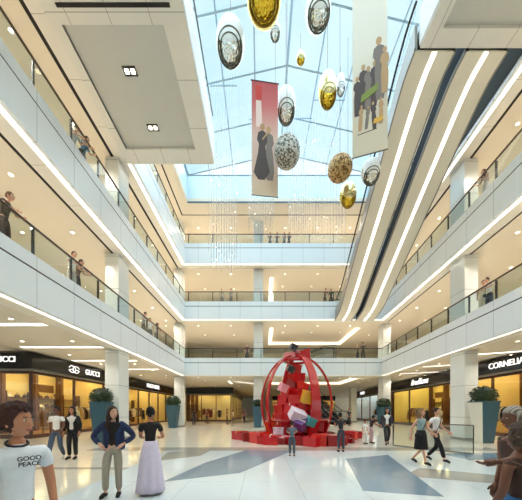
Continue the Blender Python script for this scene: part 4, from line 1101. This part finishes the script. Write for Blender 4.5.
# --- foreground
pe, J, k = person(at(17, 1.86), 1.86, 0, 1.61, (1, -.75), 'stand', 'man with curly reddish-brown hair and white printed t-shirt at the left frame edge', 'tan', '#dfe6ee', '#2c3440', '#3a1a14', 'curly', hi=True, look=(1, .0), wide=.92)
me = text_mesh('GOOD', .042, .002, 0, .0008); o = link('shirt_print', me, pe, [M_RUB]); o.location = (-.045, .122*k, 1.33*k); o.rotation_euler = (PI/2-.12, 0, PI)
me = text_mesh('PEACE', .042, .002, 0, .0008); o = link('shirt_print', me, pe, [M_RUB]); o.location = (-.045, .126*k, 1.29*k); o.rotation_euler = (PI/2, 0, PI)
MB().tube([(.064*k*math.cos(a*PI/8), .004+.06*k*math.sin(a*PI/8), 1.44*k-.02*math.sin(a*PI/8)) for a in range(16)], .009, 6, closed=True).build('collar', CL('#1c2430'), pe)
person(at(113, 4.82), 4.82, 0, 1.64, (.25, -1), 'hips', 'woman in a dark blue jacket and grey trousers with hands on hips, left foreground', 'light', '#1c1614', '#a29a8c', '#2b1712', 'long', hi=True, slv='short', jacket='#1f2f55', look=(.9, -.6))
person(at(148, 4.85), 4.95, 0, 1.63, (-.1, 1), 'stand', 'woman in dark top and long pale lilac skirt beside the woman in the blue jacket', 'tan', '#1b1416', '#333333', '#14100e', 'bun', skirt=('#d9cfe6', .06, .11, .07), hi=True, over=dict(elR=(.22, .1, 1.12), wrR=(.12, .26, 1.1), elL=(-.22, .1, 1.12), wrL=(-.12, .26, 1.1)))
person(at(56.5, 8.3), 8.3, 0, 1.68, (.3, -1), 'walk', 'person in a white t-shirt and blue jeans walking before the yellow shop windows', 'dark', '#eceae6', '#46566e', '#1a1210', 'short', hi=True, shoe='#d8d4cc')
person(at(72.5, 8.5), 8.5, 0, 1.68, (.1, -1), 'stand', 'woman in black jacket, white top and black trousers beside the white t-shirt walker', 'tan', '#e9e6e2', '#16161a', '#17100e', 'long', hi=True, jacket='#17171b')
person(at(421, 7.7), 7.7, 0, 1.62, (.45, -1), 'walk', 'woman in pale blue top and black knee skirt walking on the right', 'light', '#9db8bd', '#17161a', '#8a6a4a', 'bob', skirt=('#141318', .47, .06, .01), hi=True, slv='none', bag='#1a1820', over=dict(knR=(.08, .12, .48), anR=(.08, .2, .1), toR=(.09, .34, .05)))
person(at(436, 8.1), 8.1, 0, 1.64, (.5, -1), 'walk', 'person in white shirt with crossbody bag and black cropped trousers walking on the right', 'light', '#eceaea', '#17171b', '#2a1c16', 'short', hi=True, bag='#1a1820', over=dict(elR=(.28, -.1, 1.12), wrR=(.36, .04, .95)))
# right edge pair
person(at(515, 2.62), 2.62, 0, 1.60, (-1, .1), 'reach', 'bare-armed person in a grey striped head wrap at the right frame edge', 'dark', '#3a2620', '#2a3a52', '#2a1c16', 'short', hi=True, slv='none', hat='#b9b2a8', look=(-1, .15))
person(at(522, 2.1), 2.1, 0, 1.45, (-.25, 1), 'reach', 'bare-backed woman with curly hair and blue skirt in the lower right corner', 'dark', '#3c261d', '#1f5f92', '#4c3d33', 'curly', hi=True, slv='none', skirt=('#1d5c90', .1, .2, .05), over=dict(elL=(-.22, .02, 1.1), wrL=(-.2, .14, .9), elR=(.2, .05, 1.1), wrR=(.2, .12, .86)))
# mid-ground right
person(at(365, 12.2), 12.2, 0, 1.1, (.4, -1), 'stand', 'small child in white right of the sculpture', 'light', '#f0f0ee', '#e4e2de', '#3a2418', 'short')
person(at(373, 12.3), 12.5, 0, 1.35, (1, .1), 'lean', 'child in dark clothes bending beside the small white child', 'tan', '#2a2024', '#c8a8a8', '#1c1412', 'short')
person(at(387, 12.0), 12.0, 0, 1.66, (-.3, -1), 'walk', 'woman in white top and dark trousers before the far right column', 'tan', '#ecebea', '#2a2a30', '#1b1310', 'long', jacket='#3b3a44')
person(at(333, 11.0), 9.9, 0, 1.5, (0, 1), 'lean', 'person in dark clothes bending at the right end of the sculpture base', 'tan', '#23232b', '#3a3f4a', '#17100e', 'short')
person(at(292, 9.0), 9.0, 0, 1.2, (.1, 1), 'lean', 'child in grey-blue clothes looking at the front of the sculpture', 'light', '#5b6b7a', '#4a5a64', '#2a1c14', 'short')
for (px, Y, hh, t, b_, f, lb) in ((194, 27, 1.7, '#2a2a30', '#3a3a44', (0, 1), 'person in dark coat before the rear shop window, farthest left'), (207, 30, 1.65, '#7a3a2c', '#2a2024', (0, 1), 'person in russet top looking into the rear shop window'),
                                  (227, 29, 1.7, '#4a4650', '#2a2a30', (1, .2), 'person in grey at the corner of the rear shop'), (233, 27, 1.6, '#c8b8b0', '#3a3038', (-1, 0), 'woman in pale top near the corner of the rear shop'),
                                  (244, 31, 1.7, '#5a3438', '#20202a', (.3, -1), 'person in maroon walking in the back hall'), (349, 26, 1.7, '#30343c', '#20202a', (-.3, -1), 'person in dark coat near the foot of the dark escalators')):
    person(at(px, Y), Y, 0, hh, f, 'walk' if f[1] < 0 else 'stand', lb, 'tan', t, b_, '#1a1210', 'short')
# gallery people
def gal(px, sd, lv, d, hh, f, pose, lb, t, b_, hair='#1a1210', hl='short', sk='light', **kw):
    zf = LV[lv][0]
    if sd == 'L': X = XL-d; Y = X*FL/(px-261)
    elif sd == 'R': Y = (AR+d)*FL/(px-261-KR*FL); X = xr(Y, d)
    else: Y = YB+d; X = at(px, Y)
    person(X, Y, zf, hh, f, pose, lb, sk, t, b_, hair, hl, **kw)
gal(4, 'L', 0, .45, 1.75, (1, .2), 'lean', 'man in brown jacket leaning on the left second level rail near the frame edge', '#5a4636', '#4a342c', '#6a4a30')
gal(71.5, 'L', 0, .5, 1.66, (.9, -.3), 'lean', 'person in white leaning on the left second level rail', '#e8e6e2', '#d8d4cc', '#3a2a1e')
gal(77.5, 'L', 0, .55, 1.62, (1, .2), 'lean', 'person in brown checked top beside the one in white at the left second level rail', '#7a6458', '#3a3234', '#4a3020')
gal(143.5, 'L', 0, .5, 1.66, (1, -.2), 'lean', 'person in grey on the left second level, nearest the atrium column', '#8c8c8c', '#6a6460', '#3a2a1e')
gal(150, 'L', 0, .6, 1.68, (.7, -.7), 'stand', 'person in white shirt in the middle of the far left second level trio', '#ecebe8', '#7a7674', '#2a1c14')
gal(155.5, 'L', 0, .5, 1.6, (1, 0), 'lean', 'person in pale top at the right of the far left second level trio', '#e0dcd8', '#9a948c', '#3a2a1e', 'long')
gal(83, 'L', 1, .45, 1.7, (1, .1), 'lean', 'person in light blue shirt at the left third level rail', '#5f93b4', '#8a8a98', '#17120f', bag='#17171b')
gal(73.5, 'L', 1, .5, 1.6, (1, .1), 'lean', 'dark-haired person in pale clothes at the left third level rail', '#c8d0d4', '#b8c0c4', '#14100e')
gal(487, 'R', 1, .5, 1.68, (-1, .1), 'lean', 'woman in pale dress at the right third level rail', '#d8c0b8', '#c8b8b8', '#6a4a3a', 'long', skirt=('#d8cccc', .45, .06, .02))
gal(483.5, 'R', 0, .5, 1.66, (-.6, -.8), 'stand', 'person in cream clothes at the right second level rail', '#e8e0cc', '#d8ccb4', '#2a1c14')
gal(489.5, 'R', 0, .55, 1.66, (-1, -.1), 'lean', 'person in white top holding a black bag at the right second level rail', '#eceae6', '#20202a', '#17120f', bag='#141418')
gal(247, 'B', 0, .8, 1.68, (-.4, -1), 'stand', 'lone person in dark red on the second level back gallery', '#7a4a4c', '#5a5458', '#2a1c14')
gal(357.5, 'B', 0, .6, 1.55, (-.5, -1), 'stand', 'shorter of the grey-clad pair on the second level back gallery', '#8a8884', '#7a7874', '#3a3028')
gal(363, 'B', 0, .6, 1.8, (-.5, -1), 'stand', 'taller of the grey-clad pair on the second level back gallery', '#5a5450', '#6a6460', '#2a201a')
gal(222, 'B', 1, .6, 1.68, (.6, -1), 'stand', 'left of the two pale-clad people on the third level back gallery', '#c8beb4', '#a89c90', '#4a382a')
gal(231, 'B', 1, .6, 1.7, (-.6, -1), 'stand', 'right of the two pale-clad people on the third level back gallery', '#b8b0a8', '#98908a', '#3a2c22')
gal(325, 'B', 1, .6, 1.66, (.3, -1), 'lean', 'person left of the pair by the escalator foot on the third level', '#7a6a62', '#5a504c', '#2a1c14')
gal(331, 'B', 1, .7, 1.68, (-.3, -1), 'stand', 'person in dark clothes by the escalator foot on the third level', '#4a4244', '#3a3638', '#17120f')
for px, t, lb in ((270, '#8a8488', 'first from left'), (277, '#6a6468', 'second from left'), (284, '#a89c9c', 'third from left'), (289, '#58545a', 'rightmost')):
    gal(px, 'B', 2, .6, 1.64, (.2, -1), 'lean', 'grey-clad visitor at the top level back rail, %s of the four' % lb, t, '#6a6468')

# ------------------------------------------------------------ glass screen on the ground, front right
def screen(p0, p1, h, label):
    e = empty('glass_screen', (p0[0], p0[1], 0), label, 'glass screen')
    d = Vector((p1[0]-p0[0], p1[1]-p0[1], 0)); L_ = d.length; e.rotation_euler = (0, 0, math.atan2(d.y, d.x))
    MB().box(0, L_, -.006, .006, .06, h).build('glass', M_GLASS, e)
    MB().box(0, L_, -.03, .03, 0, .06).build('shoe_rail', M_ESCS, e)
    MB().tube([(0, 0, h), (L_, 0, h)], .02, 6).build('handrail', M_BRASS, e)
    for t in (0, L_): MB().box(t-.015, t+.015, -.015, .015, .06, h).build('post', M_DARK, e)
screen((5.9, 11.6), (7.6, 9.3), 1.05, 'low glass guard on the floor left of the walking couple')

# ------------------------------------------------------------ world, sun, camera
w = bpy.data.worlds.new('sky'); scene.world = w; w.use_nodes = True; nt = w.node_tree; bg = nt.nodes['Background']
tc = nt.nodes.new('ShaderNodeTexCoord'); nz = nt.nodes.new('ShaderNodeTexNoise'); nz.inputs['Scale'].default_value = 2.6; nz.inputs['Detail'].default_value = 3
nt.links.new(tc.outputs['Generated'], nz.inputs['Vector'])
cr = nt.nodes.new('ShaderNodeValToRGB'); cr.color_ramp.elements[0].position = .38; cr.color_ramp.elements[0].color = lin('#d2e8f5'); cr.color_ramp.elements[1].position = .6; cr.color_ramp.elements[1].color = lin('#f4fbfd')
nt.links.new(nz.outputs['Fac'], cr.inputs[0]); nt.links.new(cr.outputs[0], bg.inputs[0]); bg.inputs[1].default_value = 1.08
s = bpy.data.lights.new('sun', 'SUN'); s.energy = 7.0; s.angle = 2.4; s.color = (.89, .955, 1.0)
so = bpy.data.objects.new('sun', s); COL.objects.link(so); so.rotation_euler = (math.radians(-12), math.radians(4), 0)

cam = bpy.data.cameras.new('camera'); cam.sensor_width = 36; cam.sensor_fit = 'HORIZONTAL'; cam.lens = FL/522*36; cam.shift_y = 160/522; cam.clip_end = 300; cam.clip_start = .05
co = bpy.data.objects.new('camera', cam); COL.objects.link(co); co.location = (0, 0, 1.6); co.rotation_euler = (PI/2, 0, 0)
scene.camera = co
scene.view_settings.view_transform = 'Standard'; scene.view_settings.look = 'None'; scene.view_settings.exposure = 0.24; scene.view_settings.gamma = 1
scene.view_settings.use_curve_mapping = False
